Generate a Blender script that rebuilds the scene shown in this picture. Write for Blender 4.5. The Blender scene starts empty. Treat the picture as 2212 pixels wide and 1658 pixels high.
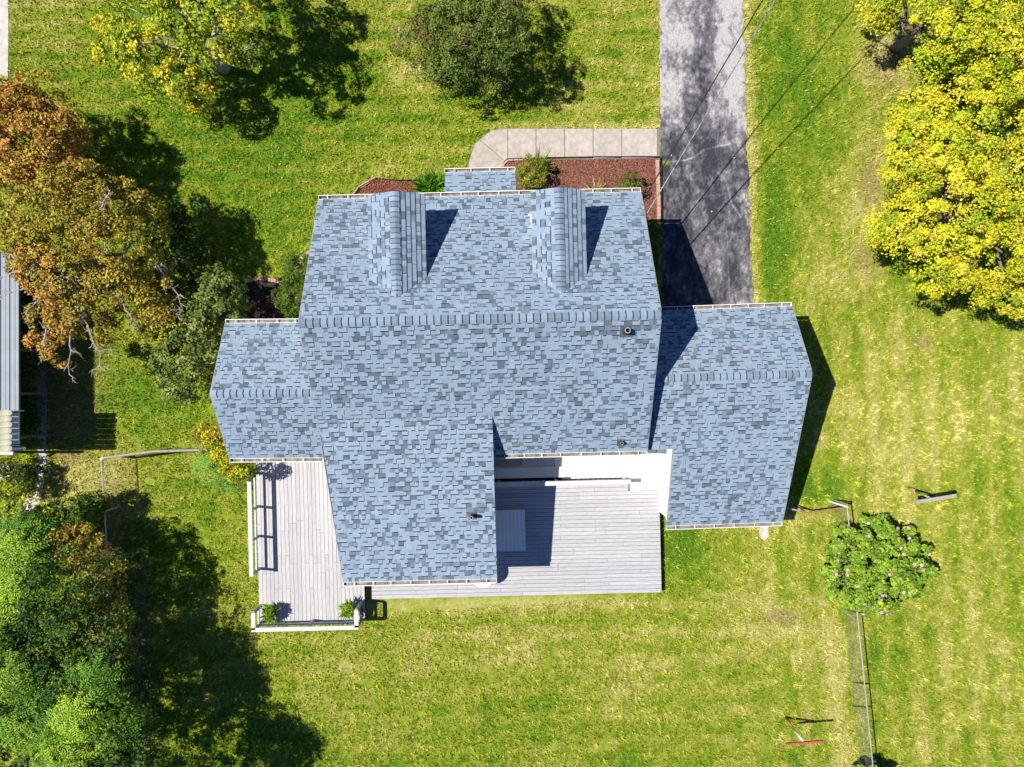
import bpy, math, random
import numpy as np
from mathutils import Vector, Matrix

random.seed(7)
RNG = np.random.default_rng(11)
SC = bpy.context.scene
COL = SC.collection

# ------------------------------------------------------------------ camera, sky, sun, exposure
CAM_H, FPX, NX, NY = 25.0, 1475.0, 1090.0, 840.0      # height above lawn; focal length and nadir in a 2212 x 1658 frame
cam_d = bpy.data.cameras.new('camera'); cam = bpy.data.objects.new('camera', cam_d); COL.objects.link(cam)
cam.location = (0, 0, CAM_H); cam.rotation_euler = (0, 0, 0)
cam_d.sensor_width = 36.0; cam_d.lens = FPX / 2212.0 * 36.0
cam_d.shift_x = (1106.0 - NX) / 2212.0; cam_d.shift_y = -(829.0 - NY) / 2212.0
cam_d.clip_end = 500.0; SC.camera = cam

SUN_TO = Vector((-0.667, 0.072, 1.0)).normalized()    # towards the sun
world = bpy.data.worlds.new('World'); SC.world = world; world.use_nodes = True
wn = world.node_tree.nodes; wl = world.node_tree.links
sky = wn.new('ShaderNodeTexSky'); sky.sky_type = 'NISHITA'; sky.sun_disc = False
sky.sun_elevation = math.asin(SUN_TO.z); sky.sun_rotation = math.atan2(SUN_TO.x, SUN_TO.y)
sky.air_density = 1.0; sky.dust_density = 0.0; sky.ozone_density = 8.0
bg = wn['Background']; bg.inputs['Strength'].default_value = 0.05
tint = wn.new('ShaderNodeMix'); tint.data_type = 'RGBA'; tint.blend_type = 'MULTIPLY'; tint.inputs[0].default_value = 1.0
tint.inputs[7].default_value = (0.72, 0.95, 1.25, 1.0)          # clear deep-blue autumn sky
wl.new(sky.outputs['Color'], tint.inputs[6]); wl.new(tint.outputs[2], bg.inputs['Color'])
sun_d = bpy.data.lights.new('sun', 'SUN'); sun_d.energy = 5.0; sun_d.angle = math.radians(0.5); sun_d.color = (1.0, 0.93, 0.80)
sun = bpy.data.objects.new('sun', sun_d); COL.objects.link(sun); sun.location = (-20, 2, 30)
sun.rotation_euler = SUN_TO.to_track_quat('Z', 'Y').to_euler()
SC.view_settings.view_transform = 'Standard'; SC.view_settings.look = 'None'
SC.view_settings.gamma = 1.0; SC.view_settings.use_curve_mapping = False
SC.view_settings.exposure = 0.55
SC.render.engine = 'CYCLES'; SC.cycles.max_bounces = 5; SC.cycles.diffuse_bounces = 3; SC.cycles.transparent_max_bounces = 4

# ------------------------------------------------------------------ helpers
def P(px, py, z=0.0):
    """point of the place at height z that stands at plan position (px, py) of the survey frame"""
    k = (CAM_H - z) / FPX
    return Vector(((px - NX) * k, -(py - NY) * k, z))
def Pn(px, py, z):
    px, py, z = np.broadcast_arrays(np.asarray(px, float), np.asarray(py, float), np.asarray(z, float))
    k = (CAM_H - z) / FPX
    return np.stack([(px - NX) * k, -(py - NY) * k, z], -1)
def to_px(x, y):
    return np.asarray(x) * FPX / CAM_H + NX, -np.asarray(y) * FPX / CAM_H + NY

def lattice(seed): return np.random.default_rng(seed).random((256, 256))
_L = {}
def vnoise(x, y, s=0):
    if s not in _L: _L[s] = lattice(s + 100)
    L = _L[s]; x = np.asarray(x, float); y = np.asarray(y, float)
    xi = np.floor(x).astype(int); yi = np.floor(y).astype(int); fx = x - xi; fy = y - yi
    fx = fx * fx * (3 - 2 * fx); fy = fy * fy * (3 - 2 * fy)
    a = L[xi % 256, yi % 256]; b = L[(xi + 1) % 256, yi % 256]; c = L[xi % 256, (yi + 1) % 256]; d = L[(xi + 1) % 256, (yi + 1) % 256]
    return a + (b - a) * fx + (c - a) * fy + (a - b - c + d) * fx * fy
def fbm(x, y, s=0, o=4):
    t = 0; w = 0
    for i in range(o):
        t = t + vnoise(x * 2 ** i + 17 * i, y * 2 ** i + 31 * i, s + i) * 0.5 ** i; w += 0.5 ** i
    return t / w
def sstep(a, b, x):
    t = np.clip((x - a) / (b - a), 0, 1); return t * t * (3 - 2 * t)
def inpoly(x, y, poly):
    r = np.zeros(np.shape(x), bool); n = len(poly)
    for i in range(n):
        x0, y0 = poly[i]; x1, y1 = poly[(i + 1) % n]
        c = ((y0 > y) != (y1 > y)) & (x < (x1 - x0) * (y - y0) / ((y1 - y0) or 1e-9) + x0)
        r ^= c
    return r

# --- materials
def new_mat(name):
    m = bpy.data.materials.new(name); m.use_nodes = True
    nt = m.node_tree; b = nt.nodes['Principled BSDF']; return m, nt, b
def noise_node(nt, scale, detail=3.0, stretch=None, rough=0.6):
    tc = nt.nodes.new('ShaderNodeTexCoord'); n = nt.nodes.new('ShaderNodeTexNoise')
    n.inputs['Scale'].default_value = scale; n.inputs['Detail'].default_value = detail; n.inputs['Roughness'].default_value = rough
    if stretch:
        mp = nt.nodes.new('ShaderNodeMapping'); mp.inputs['Scale'].default_value = stretch
        nt.links.new(tc.outputs['Object'], mp.inputs['Vector']); nt.links.new(mp.outputs['Vector'], n.inputs['Vector'])
    else: nt.links.new(tc.outputs['Object'], n.inputs['Vector'])
    return n
def ramp_mul(nt, fac, lo, hi, p0=0.3, p1=0.7):
    r = nt.nodes.new('ShaderNodeMapRange'); r.inputs['From Min'].default_value = p0; r.inputs['From Max'].default_value = p1
    r.inputs['To Min'].default_value = lo; r.inputs['To Max'].default_value = hi
    nt.links.new(fac, r.inputs['Value']); return r.outputs['Result']
def bump(nt, b, fac, strength, dist):
    bp = nt.nodes.new('ShaderNodeBump'); bp.inputs['Strength'].default_value = strength; bp.inputs['Distance'].default_value = dist
    nt.links.new(fac, bp.inputs['Height']); nt.links.new(bp.outputs['Normal'], b.inputs['Normal'])
def scale_col(nt, colsock, val):
    m = nt.nodes.new('ShaderNodeVectorMath'); m.operation = 'SCALE'
    nt.links.new(colsock, m.inputs[0]); nt.links.new(val, m.inputs['Scale']); return m.outputs['Vector']
def plain(name, rgb, rough=0.7, lo=0.85, hi=1.12, scale=6.0, bumps=0.0, stretch=None, metal=0.0, dist=0.01, obj_rand=0.0, spec=0.3):
    m, nt, b = new_mat(name)
    n = noise_node(nt, scale, 4.0, stretch); c = nt.nodes.new('ShaderNodeRGB'); c.outputs[0].default_value = (*rgb, 1)
    v = ramp_mul(nt, n.outputs['Fac'], lo, hi)
    if obj_rand:
        oi = nt.nodes.new('ShaderNodeObjectInfo'); rr = nt.nodes.new('ShaderNodeMapRange')
        rr.inputs['To Min'].default_value = 1 - obj_rand; rr.inputs['To Max'].default_value = 1 + obj_rand * 0.7
        nt.links.new(oi.outputs['Random'], rr.inputs['Value'])
        mm = nt.nodes.new('ShaderNodeMath'); mm.operation = 'MULTIPLY'; nt.links.new(v, mm.inputs[0]); nt.links.new(rr.outputs[0], mm.inputs[1]); v = mm.outputs[0]
    nt.links.new(scale_col(nt, c.outputs[0], v), b.inputs['Base Color'])
    b.inputs['Roughness'].default_value = rough; b.inputs['Metallic'].default_value = metal; b.inputs['Specular IOR Level'].default_value = spec
    if bumps: bump(nt, b, n.outputs['Fac'], bumps, dist)
    return m
def attr_mat(name, rough=0.9, scale=40.0, lo=0.8, hi=1.15, bumps=0.0, dist=0.01, translucent=0.0, spec=0.1):
    m, nt, b = new_mat(name)
    a = nt.nodes.new('ShaderNodeAttribute'); a.attribute_name = 'Col'
    n = noise_node(nt, scale, 3.0); v = ramp_mul(nt, n.outputs['Fac'], lo, hi); col = scale_col(nt, a.outputs['Color'], v)
    nt.links.new(col, b.inputs['Base Color']); b.inputs['Roughness'].default_value = rough; b.inputs['Specular IOR Level'].default_value = spec
    if bumps: bump(nt, b, n.outputs['Fac'], bumps, dist)
    if translucent:
        t = nt.nodes.new('ShaderNodeBsdfTranslucent'); mx = nt.nodes.new('ShaderNodeMixShader'); mx.inputs[0].default_value = translucent
        nt.links.new(col, t.inputs['Color']); nt.links.new(b.outputs[0], mx.inputs[1]); nt.links.new(t.outputs[0], mx.inputs[2])
        nt.links.new(mx.outputs[0], nt.nodes['Material Output'].inputs['Surface'])
    return m

M = {}
M['lawn'] = attr_mat('lawn_soil_and_thatch', 0.95, 9.0, 0.7, 1.15, 0.5, 0.03)
M['grass'] = attr_mat('grass_blades', 0.7, 6.0, 0.85, 1.12, translucent=0.18)
M['leaf'] = attr_mat('leaves', 0.6, 8.0, 0.85, 1.12, translucent=0.15, spec=0.25)
M['bark'] = plain('bark', (0.20, 0.165, 0.13), 0.9, 0.5, 1.3, 9.0, 0.6, (3, 3, 0.6), dist=0.02)
M['palebark'] = plain('pale_bark', (0.42, 0.38, 0.34), 0.9, 0.6, 1.2, 11.2, 0.3)
M['shingle'] = attr_mat('asphalt_shingle', 0.9, 60.0, 0.82, 1.14, 0.35, 0.004)
M['underlay'] = plain('roof_deck', (0.14, 0.16, 0.19), 0.9)
M['white'] = plain('white_paint', (0.78, 0.78, 0.76), 0.45, 0.93, 1.03, 3.0)
M['siding'] = plain('white_siding', (0.80, 0.80, 0.79), 0.5, 0.95, 1.02, 1.5)
M['gutter_in'] = plain('gutter_dirt', (0.20, 0.18, 0.165), 0.9, 0.35, 1.6, 5.0)
M['deck'] = plain('painted_deck_board', (0.425, 0.43, 0.46), 0.75, 0.80, 1.12, 2.2, 0.15, (1.5, 12, 1), dist=0.003, obj_rand=0.09)
M['deckns'] = plain('painted_deck_board_long', (0.44, 0.44, 0.465), 0.75, 0.80, 1.12, 2.2, 0.15, (12, 1.5, 1), dist=0.003, obj_rand=0.09)
M['deckdark'] = plain('deck_underframe', (0.09, 0.09, 0.10), 0.9)
M['rail'] = plain('white_rail_paint', (0.56, 0.57, 0.60), 0.6, 0.88, 1.05, 4.0)
M['greypost'] = plain('grey_post_paint', (0.30, 0.31, 0.34), 0.7, 0.8, 1.1, 5.0)
M['concrete'] = attr_mat('concrete_walk', 0.9, 5.0, 0.76, 1.10, 0.15, 0.004)
M['jointsand'] = plain('sandy_joint_fill', (0.24, 0.21, 0.18), 0.95, 0.8, 1.1, 9.0)
M['white_conc'] = plain('white_painted_concrete', (0.78, 0.77, 0.75), 0.8, 0.94, 1.04, 2.5, 0.1)
M['grey_conc'] = plain('grey_concrete', (0.50, 0.50, 0.49), 0.85, 0.85, 1.08, 3.0, 0.1)
M['asphalt'] = attr_mat('worn_asphalt', 0.92, 22.0, 0.72, 1.25, 0.3, 0.006)
M['soil'] = plain('dark_soil', (0.045, 0.034, 0.028), 0.95, 0.6, 1.5, 8.0, 0.6, dist=0.03)
M['mulch'] = attr_mat('red_mulch_chips', 0.9, 20.0, 0.75, 1.2)
M['mulchbase'] = plain('red_mulch', (0.11, 0.05, 0.036), 0.95, 0.6, 1.4, 14.0, 0.8, dist=0.03)
M['paver'] = plain('pink_edging_block', (0.42, 0.27, 0.21), 0.9, 0.8, 1.15, 7.0, 0.2, obj_rand=0.18)
M['edging'] = plain('black_edging', (0.02, 0.018, 0.018), 0.6)
M['pipe'] = plain('vent_pipe', (0.055, 0.05, 0.05), 0.6, 0.6, 1.5)
M['pipe_in'] = plain('vent_pipe_bore', (0.01, 0.01, 0.01), 0.9)
M['flash'] = plain('lead_flashing', (0.085, 0.095, 0.11), 0.7)
M['galv'] = plain('galvanised_steel', (0.55, 0.56, 0.57), 0.4, 0.8, 1.1, 10.0, metal=0.6)
M['wire'] = plain('chain_link_wire', (0.20, 0.20, 0.19), 0.5, metal=0.5)
M['redpaint'] = plain('faded_red_paint', (0.42, 0.10, 0.07), 0.6, 0.7, 1.2, 9.0)
M['rustrail'] = plain('rusty_brown_rail', (0.30, 0.16, 0.09), 0.8, 0.6, 1.3, 8.0)
M['oldwood'] = plain('weathered_wood', (0.38, 0.34, 0.30), 0.85, 0.6, 1.15, 6.0, 0.3, (1, 8, 8))
M['cable'] = plain('black_cable', (0.025, 0.025, 0.028), 0.5)
M['cablegrey'] = plain('grey_service_cable', (0.14, 0.14, 0.15), 0.5, 0.15, 2.4, 9.0)
M['glass'] = plain('window_glass', (0.02, 0.03, 0.04), 0.05, spec=0.6)
M['metalroof'] = plain('ribbed_metal_roof', (0.24, 0.28, 0.34), 0.6, 0.85, 1.1, 1.5)
M['awning'] = plain('pale_metal_awning', (0.42, 0.45, 0.48), 0.5, 0.92, 1.05, 2.0)
M['moss'] = plain('mossy_awning', (0.42, 0.42, 0.31), 0.9, 0.6, 1.2, 5.0, 0.5)
M['iron'] = plain('black_wrought_iron', (0.02, 0.02, 0.022), 0.5)
M['terra'] = plain('grey_planter', (0.16, 0.15, 0.14), 0.7)
M['acgrey'] = plain('unit_casing', (0.55, 0.53, 0.50), 0.6)

# --- mesh builder
class MB:
    def __init__(s): s.v = []; s.f = []; s.c = []; s.m = []
    def vert(s, p, c=(1, 1, 1)): s.v.append((p[0], p[1], p[2])); s.c.append(c); return len(s.v) - 1
    def poly(s, pts, c=(1, 1, 1), mi=0):
        i = [s.vert(p, c) for p in pts]; s.f.append(i); s.m.append(mi)
    def prism(s, bot, top, c=(1, 1, 1), mi=0, mtop=None):
        n = len(bot); b = [s.vert(p, c) for p in bot]; t = [s.vert(p, c) for p in top]
        s.f.append(b[::-1]); s.m.append(mi); s.f.append(t); s.m.append(mi if mtop is None else mtop)
        for i in range(n):
            j = (i + 1) % n; s.f.append([b[i], b[j], t[j], t[i]]); s.m.append(mi)
        return s
    def bar(s, a, b, w, h, up=(0, 0, 1), c=(1, 1, 1), mi=0):
        """box from a to b (centre line), w across, h along up"""
        a = Vector(a); b = Vector(b); d = (b - a).normalized(); up = Vector(up)
        sd = d.cross(up)
        if sd.length < 1e-6: sd = d.cross(Vector((1, 0, 0)))
        sd.normalize(); u = sd.cross(d).normalized()
        q = [(-w / 2, -h / 2), (w / 2, -h / 2), (w / 2, h / 2), (-w / 2, h / 2)]
        return s.prism([a + sd * x + u * y for x, y in q][::-1], [b + sd * x + u * y for x, y in q][::-1], c, mi)
    def box(s, x0, x1, y0, y1, z0, z1, c=(1, 1, 1), mi=0):
        q = [(x0, y0), (x1, y0), (x1, y1), (x0, y1)]
        return s.prism([(x, y, z0) for x, y in q], [(x, y, z1) for x, y in q], c, mi)
    def tube(s, pts, rad, n=7, c=(1, 1, 1), mi=0, cap=True):
        pts = [Vector(p) for p in pts]; rings = []
        ref = Vector((0.31, 0.87, 0.37))
        for i, p in enumerate(pts):
            d = (pts[min(i + 1, len(pts) - 1)] - pts[max(i - 1, 0)])
            d = d.normalized() if d.length > 1e-9 else Vector((0, 0, 1))
            a = d.cross(ref)
            if a.length < 0.05: a = d.cross(Vector((1, 0, 0)))
            a.normalize(); b = d.cross(a)
            r = rad[i] if hasattr(rad, '__len__') else rad
            rings.append([s.vert(p + (a * math.cos(t) + b * math.sin(t)) * r, c) for t in [2 * math.pi * k / n for k in range(n)]])
        for r0, r1 in zip(rings, rings[1:]):
            for k in range(n):
                s.f.append([r0[k], r0[(k + 1) % n], r1[(k + 1) % n], r1[k]]); s.m.append(mi)
        if cap:
            s.f.append(rings[0][::-1]); s.m.append(mi); s.f.append(rings[-1]); s.m.append(mi)
        return s
WLOC = {}
def link(name, me, parent=None, loc=None):
    o = bpy.data.objects.new(name, me); COL.objects.link(o)
    loc = Vector(loc) if loc is not None else Vector((0, 0, 0)); WLOC[o] = loc
    if parent is not None:
        o.parent = parent; o.location = loc - WLOC[parent]
    else: o.location = loc
    return o
def build(mb, name, mats, parent=None, smooth=False, bevel=0):
    v = np.array(mb.v, float); ctr = v.mean(0); ctr[2] = v[:, 2].min()
    me = bpy.data.meshes.new(name); me.from_pydata((v - ctr).tolist(), [], mb.f)
    if not isinstance(mats, (list, tuple)): mats = [mats]
    for m in mats: me.materials.append(M[m])
    if len(mats) > 1: me.polygons.foreach_set('material_index', mb.m)
    if any(c != (1, 1, 1) for c in mb.c[:50]) or any(m in ('shingle', 'concrete', 'mulch', 'leaf') for m in mats):
        ca = me.color_attributes.new('Col', 'FLOAT_COLOR', 'POINT')
        cc = np.ones((len(mb.c), 4)); cc[:, :3] = np.array(mb.c); ca.data.foreach_set('color', cc.ravel())
    if smooth: me.polygons.foreach_set('use_smooth', [True] * len(me.polygons))
    me.update()
    return link(name, me, parent, ctr)
def fast_mesh(name, v, f, col, mat, parent=None, loc=(0, 0, 0)):
    """v (n,3), f (m,k) with constant k, col (n,3)"""
    me = bpy.data.meshes.new(name); k = f.shape[1]
    me.vertices.add(len(v)); me.vertices.foreach_set('co', (v - np.array(loc)).astype(np.float32).ravel())
    me.loops.add(f.size); me.loops.foreach_set('vertex_index', f.astype(np.int32).ravel())
    me.polygons.add(len(f)); me.polygons.foreach_set('loop_start', (np.arange(len(f)) * k).astype(np.int32))
    ca = me.color_attributes.new('Col', 'FLOAT_COLOR', 'POINT')
    cc = np.ones((len(v), 4), np.float32); cc[:, :3] = col; ca.data.foreach_set('color', cc.ravel())
    me.materials.append(M[mat]); me.update(calc_edges=True); me.validate()
    return link(name, me, parent, loc)
def empty(name, loc, label=None, cat=None, group=None):
    o = bpy.data.objects.new(name, None); COL.objects.link(o); o.location = loc; WLOC[o] = Vector(loc); o.empty_display_size = 0.3
    if label: tag(o, label, cat, group)
    return o
def tag(o, label=None, cat=None, group=None, kind=None):
    if label: o['label'] = label
    if cat: o['category'] = cat
    if group: o['group'] = group
    if kind: o['kind'] = kind
    return o
def rot2(u, v, deg):
    t = math.radians(deg); c, s = math.cos(t), math.sin(t); return (c * u - s * v, s * u + c * v)
def F(deg):
    return lambda u, v, z: Vector((*rot2(u, v, deg), z))

# ================================================================== THE GROUND
DRIVE = [(1424, -160), (1425, 280), (1428, 490), (1430, 735), (1634, 735), (1627, 650), (1613, 330), (1604, 0), (1600, -160)]
WALK = [(1425, 279), (1425, 343), (1103, 346), (1088, 352), (1083, 366), (1083, 400), (1008, 400), (1012, 350), (1025, 312), (1050, 288), (1085, 278)]
BED_E = [(1093, 348), (1421, 343), (1424, 480), (1424, 575), (1345, 575), (1345, 468), (1105, 468), (1085, 440), (1085, 358)]
BED_W = [(735, 478), (752, 440), (775, 410), (812, 388), (880, 392), (985, 392), (985, 480), (735, 490)]
BED_S = [(520, 720), (525, 612), (560, 604), (612, 612), (638, 590), (655, 556), (672, 545), (745, 545), (745, 720)]
ROAD_W = [(-60, -160), (17, -160), (19, 60), (18, 190), (-60, 190)]
PATH_W = [(62, 730), (98, 730), (101, 850), (101, 1000), (88, 1085), (60, 1120), (40, 1120), (82, 1000), (80, 850)]
STUB = [(1638, 1085), (1657, 1085), (1660, 1160), (1650, 1168), (1640, 1160)]
HOUSE_FOOT = [(760, 470), (1340, 462), (1345, 690), (1650, 690), (1655, 1085), (1425, 1090), (1425, 1285), (560, 1345), (556, 985), (540, 985), (535, 715), (745, 715)]
NEIGH = [(-100, 540), (62, 540), (62, 965), (-100, 965)]

def lawn_rgb(px, py):
    deep = np.array([0.128, 0.255, 0.014]); mid = np.array([0.270, 0.345, 0.022]); yel = np.array([0.405, 0.410, 0.062]); tan = np.array([0.57, 0.51, 0.16])
    n1 = fbm(px / 150, py / 150, 1, 4); n2 = fbm(px / 38, py / 38, 9, 3); n3 = fbm(px / 9, py / 9, 15, 2)
    w = 0.37 + (n1 - 0.5) * 0.55 + (n2 - 0.5) * 0.4 + (n3 - 0.5) * 0.7
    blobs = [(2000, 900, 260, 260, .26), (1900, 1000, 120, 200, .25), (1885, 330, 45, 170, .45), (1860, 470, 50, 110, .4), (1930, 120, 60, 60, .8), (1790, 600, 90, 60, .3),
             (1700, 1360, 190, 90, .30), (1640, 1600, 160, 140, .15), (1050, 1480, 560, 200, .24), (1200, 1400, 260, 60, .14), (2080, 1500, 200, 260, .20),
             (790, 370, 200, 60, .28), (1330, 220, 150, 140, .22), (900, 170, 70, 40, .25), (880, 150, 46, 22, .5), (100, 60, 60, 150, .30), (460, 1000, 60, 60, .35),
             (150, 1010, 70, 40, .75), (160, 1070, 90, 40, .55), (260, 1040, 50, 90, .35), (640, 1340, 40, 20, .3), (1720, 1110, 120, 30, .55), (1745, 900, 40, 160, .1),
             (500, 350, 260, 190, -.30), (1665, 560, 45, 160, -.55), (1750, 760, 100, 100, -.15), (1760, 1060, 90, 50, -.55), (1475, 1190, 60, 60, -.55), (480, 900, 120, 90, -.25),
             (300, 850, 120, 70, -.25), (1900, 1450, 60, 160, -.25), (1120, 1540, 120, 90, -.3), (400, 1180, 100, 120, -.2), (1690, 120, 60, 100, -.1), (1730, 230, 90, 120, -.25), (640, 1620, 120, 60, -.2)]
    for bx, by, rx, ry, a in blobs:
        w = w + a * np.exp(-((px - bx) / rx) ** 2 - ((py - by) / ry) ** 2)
    st = np.where(px > 1640, fbm(px / 7, py / 34, 80, 2), fbm(px / 34, py / 7, 83, 2)); w = w + (st - 0.5) * 0.6
    north = (py < 420) & (px < 1430)
    w = w + np.where(north, 0.13 * np.sin(py / 44.0 * 2 * np.pi + 0.6 * np.sin(px / 200)), 0)
    east = px > 1640
    w = w + np.where(east & (py > 650), 0.13 * np.sin((px + (py - 700) * -0.06) / 62.0 * 2 * np.pi), 0)
    south = (py > 1290) & (px < 1830)
    w = w + np.where(south, 0.08 * np.sin((py + px * 0.02) / 60.0 * 2 * np.pi), 0)
    # straw edge beside the drive and along the fence, dry rim of the walk and the beds
    edge = np.interp(py, [-200, 0, 330, 650, 740], [1600, 1604, 1613, 1627, 1634])
    w = w + 0.75 * np.exp(-((px - edge - 6) / 17) ** 2) * (py < 690)
    w = w + 0.35 * np.exp(-((px - 1418) / 12) ** 2) * (py < 285)
    w = w + 0.45 * np.exp(-((py - 272) / 8) ** 2) * (px > 1050) * (px < 1425)
    fx = np.interp(py, [1340, 1660], [1812, 1850]); w = w + 0.5 * np.exp(-((px - fx + 18) / 28) ** 2) * sstep(1310, 1380, py)
    w = w + 0.4 * np.exp(-((py - 1302) / 16) ** 2) * (px > 780) * (px < 1440)
    w = np.clip(w, 0, 1)[..., None]
    c = np.where(w < 0.33, deep + (mid - deep) * (w / 0.33), np.where(w < 0.66, mid + (yel - mid) * ((w - 0.33) / 0.33), yel + (tan - yel) * ((w - 0.66) / 0.34)))
    bare = np.zeros(np.shape(px))
    for bx, by, rx, ry in [(1915, 150, 40, 50), (1880, 395, 26, 60), (1870, 560, 22, 30), (150, 985, 30, 14), (1990, 740, 20, 14), (1690, 1335, 40, 16), (230, 1310, 34, 200), (300, 1420, 26, 220), (120, 760, 90, 120), (150, 900, 60, 80)]:
        bare = np.maximum(bare, np.exp(-((px - bx) / rx) ** 2 - ((py - by) / ry) ** 2))
    bare = np.clip(bare * (0.2 + n3), 0, 0.6)[..., None]
    c = c * (1 - bare) + np.array([0.36, 0.26, 0.13]) * bare
    return c

def make_lawn():
    xs = np.concatenate([np.linspace(-260, -26, 14)[:-1], np.arange(-26, 26.01, 0.14), np.linspace(26, 260, 14)[1:]])
    ys = np.concatenate([np.linspace(-260, -20, 14)[:-1], np.arange(-20, 20.01, 0.14), np.linspace(20, 260, 14)[1:]])
    X, Y = np.meshgrid(xs, ys); px, py = to_px(X, Y)
    Z = np.zeros_like(X)
    inside = (np.abs(X) < 25) & (np.abs(Y) < 19)
    hard = inpoly(px, py, DRIVE) | inpoly(px, py, WALK) | inpoly(px, py, HOUSE_FOOT)
    Z = np.where(inside & ~hard, 0.0, -0.0)
    v = np.stack([X, Y, Z], -1).reshape(-1, 3); nx, ny = len(xs), len(ys)
    i = np.arange(nx * ny).reshape(ny, nx)
    f = np.stack([i[:-1, :-1], i[:-1, 1:], i[1:, 1:], i[1:, :-1]], -1).reshape(-1, 4)
    # leave the basement stairwell open
    q = v[f].mean(1); qx, qy = to_px(q[:, 0], q[:, 1])
    f = f[~((qx > 1066) & (qx < 1236) & (qy > 945) & (qy < 1016))]
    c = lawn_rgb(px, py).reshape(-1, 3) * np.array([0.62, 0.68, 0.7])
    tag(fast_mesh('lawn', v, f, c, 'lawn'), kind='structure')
make_lawn()

def make_grass(n):
    x = RNG.uniform(-20.3, 20.3, n); y = RNG.uniform(-15.6, 15.6, n)
    px, py = to_px(x, y)
    bad = np.zeros(n, bool)
    for poly in (DRIVE, WALK, BED_E, BED_W, BED_S, ROAD_W, PATH_W, STUB, HOUSE_FOOT, NEIGH): bad |= inpoly(px, py, poly)
    # bare earth thins the grass; uneven rim by the drive
    thin = fbm(px / 16, py / 16, 40, 2)
    bad |= (thin < 0.26)
    x, y, px, py, = x[~bad], y[~bad], px[~bad], py[~bad]; n = len(x)
    cl = vnoise(px / 5.5, py / 5.5, 51); cl2 = vnoise(px / 13, py / 13, 52)
    ang = vnoise(px / 9, py / 9, 53) * 4 * np.pi + RNG.normal(0, 0.7, n)
    L = (0.05 + 0.13 * cl ** 1.6 + 0.03 * cl2) * RNG.uniform(0.6, 1.25, n)
    lean = RNG.uniform(0.25, 1.25, n)
    w = RNG.uniform(0.010, 0.022, n)
    d = np.stack([np.cos(ang), np.sin(ang)], -1); s = np.stack([-d[:, 1], d[:, 0]], -1)
    base = np.stack([x, y], -1)
    v = np.zeros((n, 3, 3))
    v[:, 0, :2] = base - s * w[:, None]; v[:, 1, :2] = base + s * w[:, None]
    v[:, 2, :2] = base + d * (L * np.sin(lean))[:, None]; v[:, 2, 2] = L * np.cos(lean) + 0.01
    v[:, :2, 2] = -0.004
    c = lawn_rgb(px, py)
    j = RNG.normal(1.0, 0.16, (n, 1)); c = c * np.clip(j, 0.55, 1.5) * (0.45 + 1.10 * cl[:, None])
    straw = RNG.random(n) < 0.08; c[straw] = np.array([0.60, 0.58, 0.19]) * RNG.uniform(0.7, 1.2, (straw.sum(), 1))
    cc = np.repeat(c[:, None, :], 3, 1)
    f = np.arange(n * 3).reshape(-1, 3)
    o = fast_mesh('lawn_grass', v.reshape(-1, 3), f, cc.reshape(-1, 3), 'grass')
    tag(o, 'mown green and straw coloured grass covering the yard', 'grass', kind='stuff')
make_grass(620000)

def sheet(name, poly, z, thick, mat, kind='structure', parent=None):
    mb = MB(); t = [P(x, y, 0) for x, y in poly]
    if sum((a.x * b.y - b.x * a.y) for a, b in zip(t, t[1:] + t[:1])) < 0: t = t[::-1]
    mb.prism([Vector((p.x, p.y, z - thick)) for p in t], [Vector((p.x, p.y, z)) for p in t], (0.5, 0.48, 0.45))
    o = build(mb, name, mat, parent)
    if kind: tag(o, kind=kind)
    return o

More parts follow.
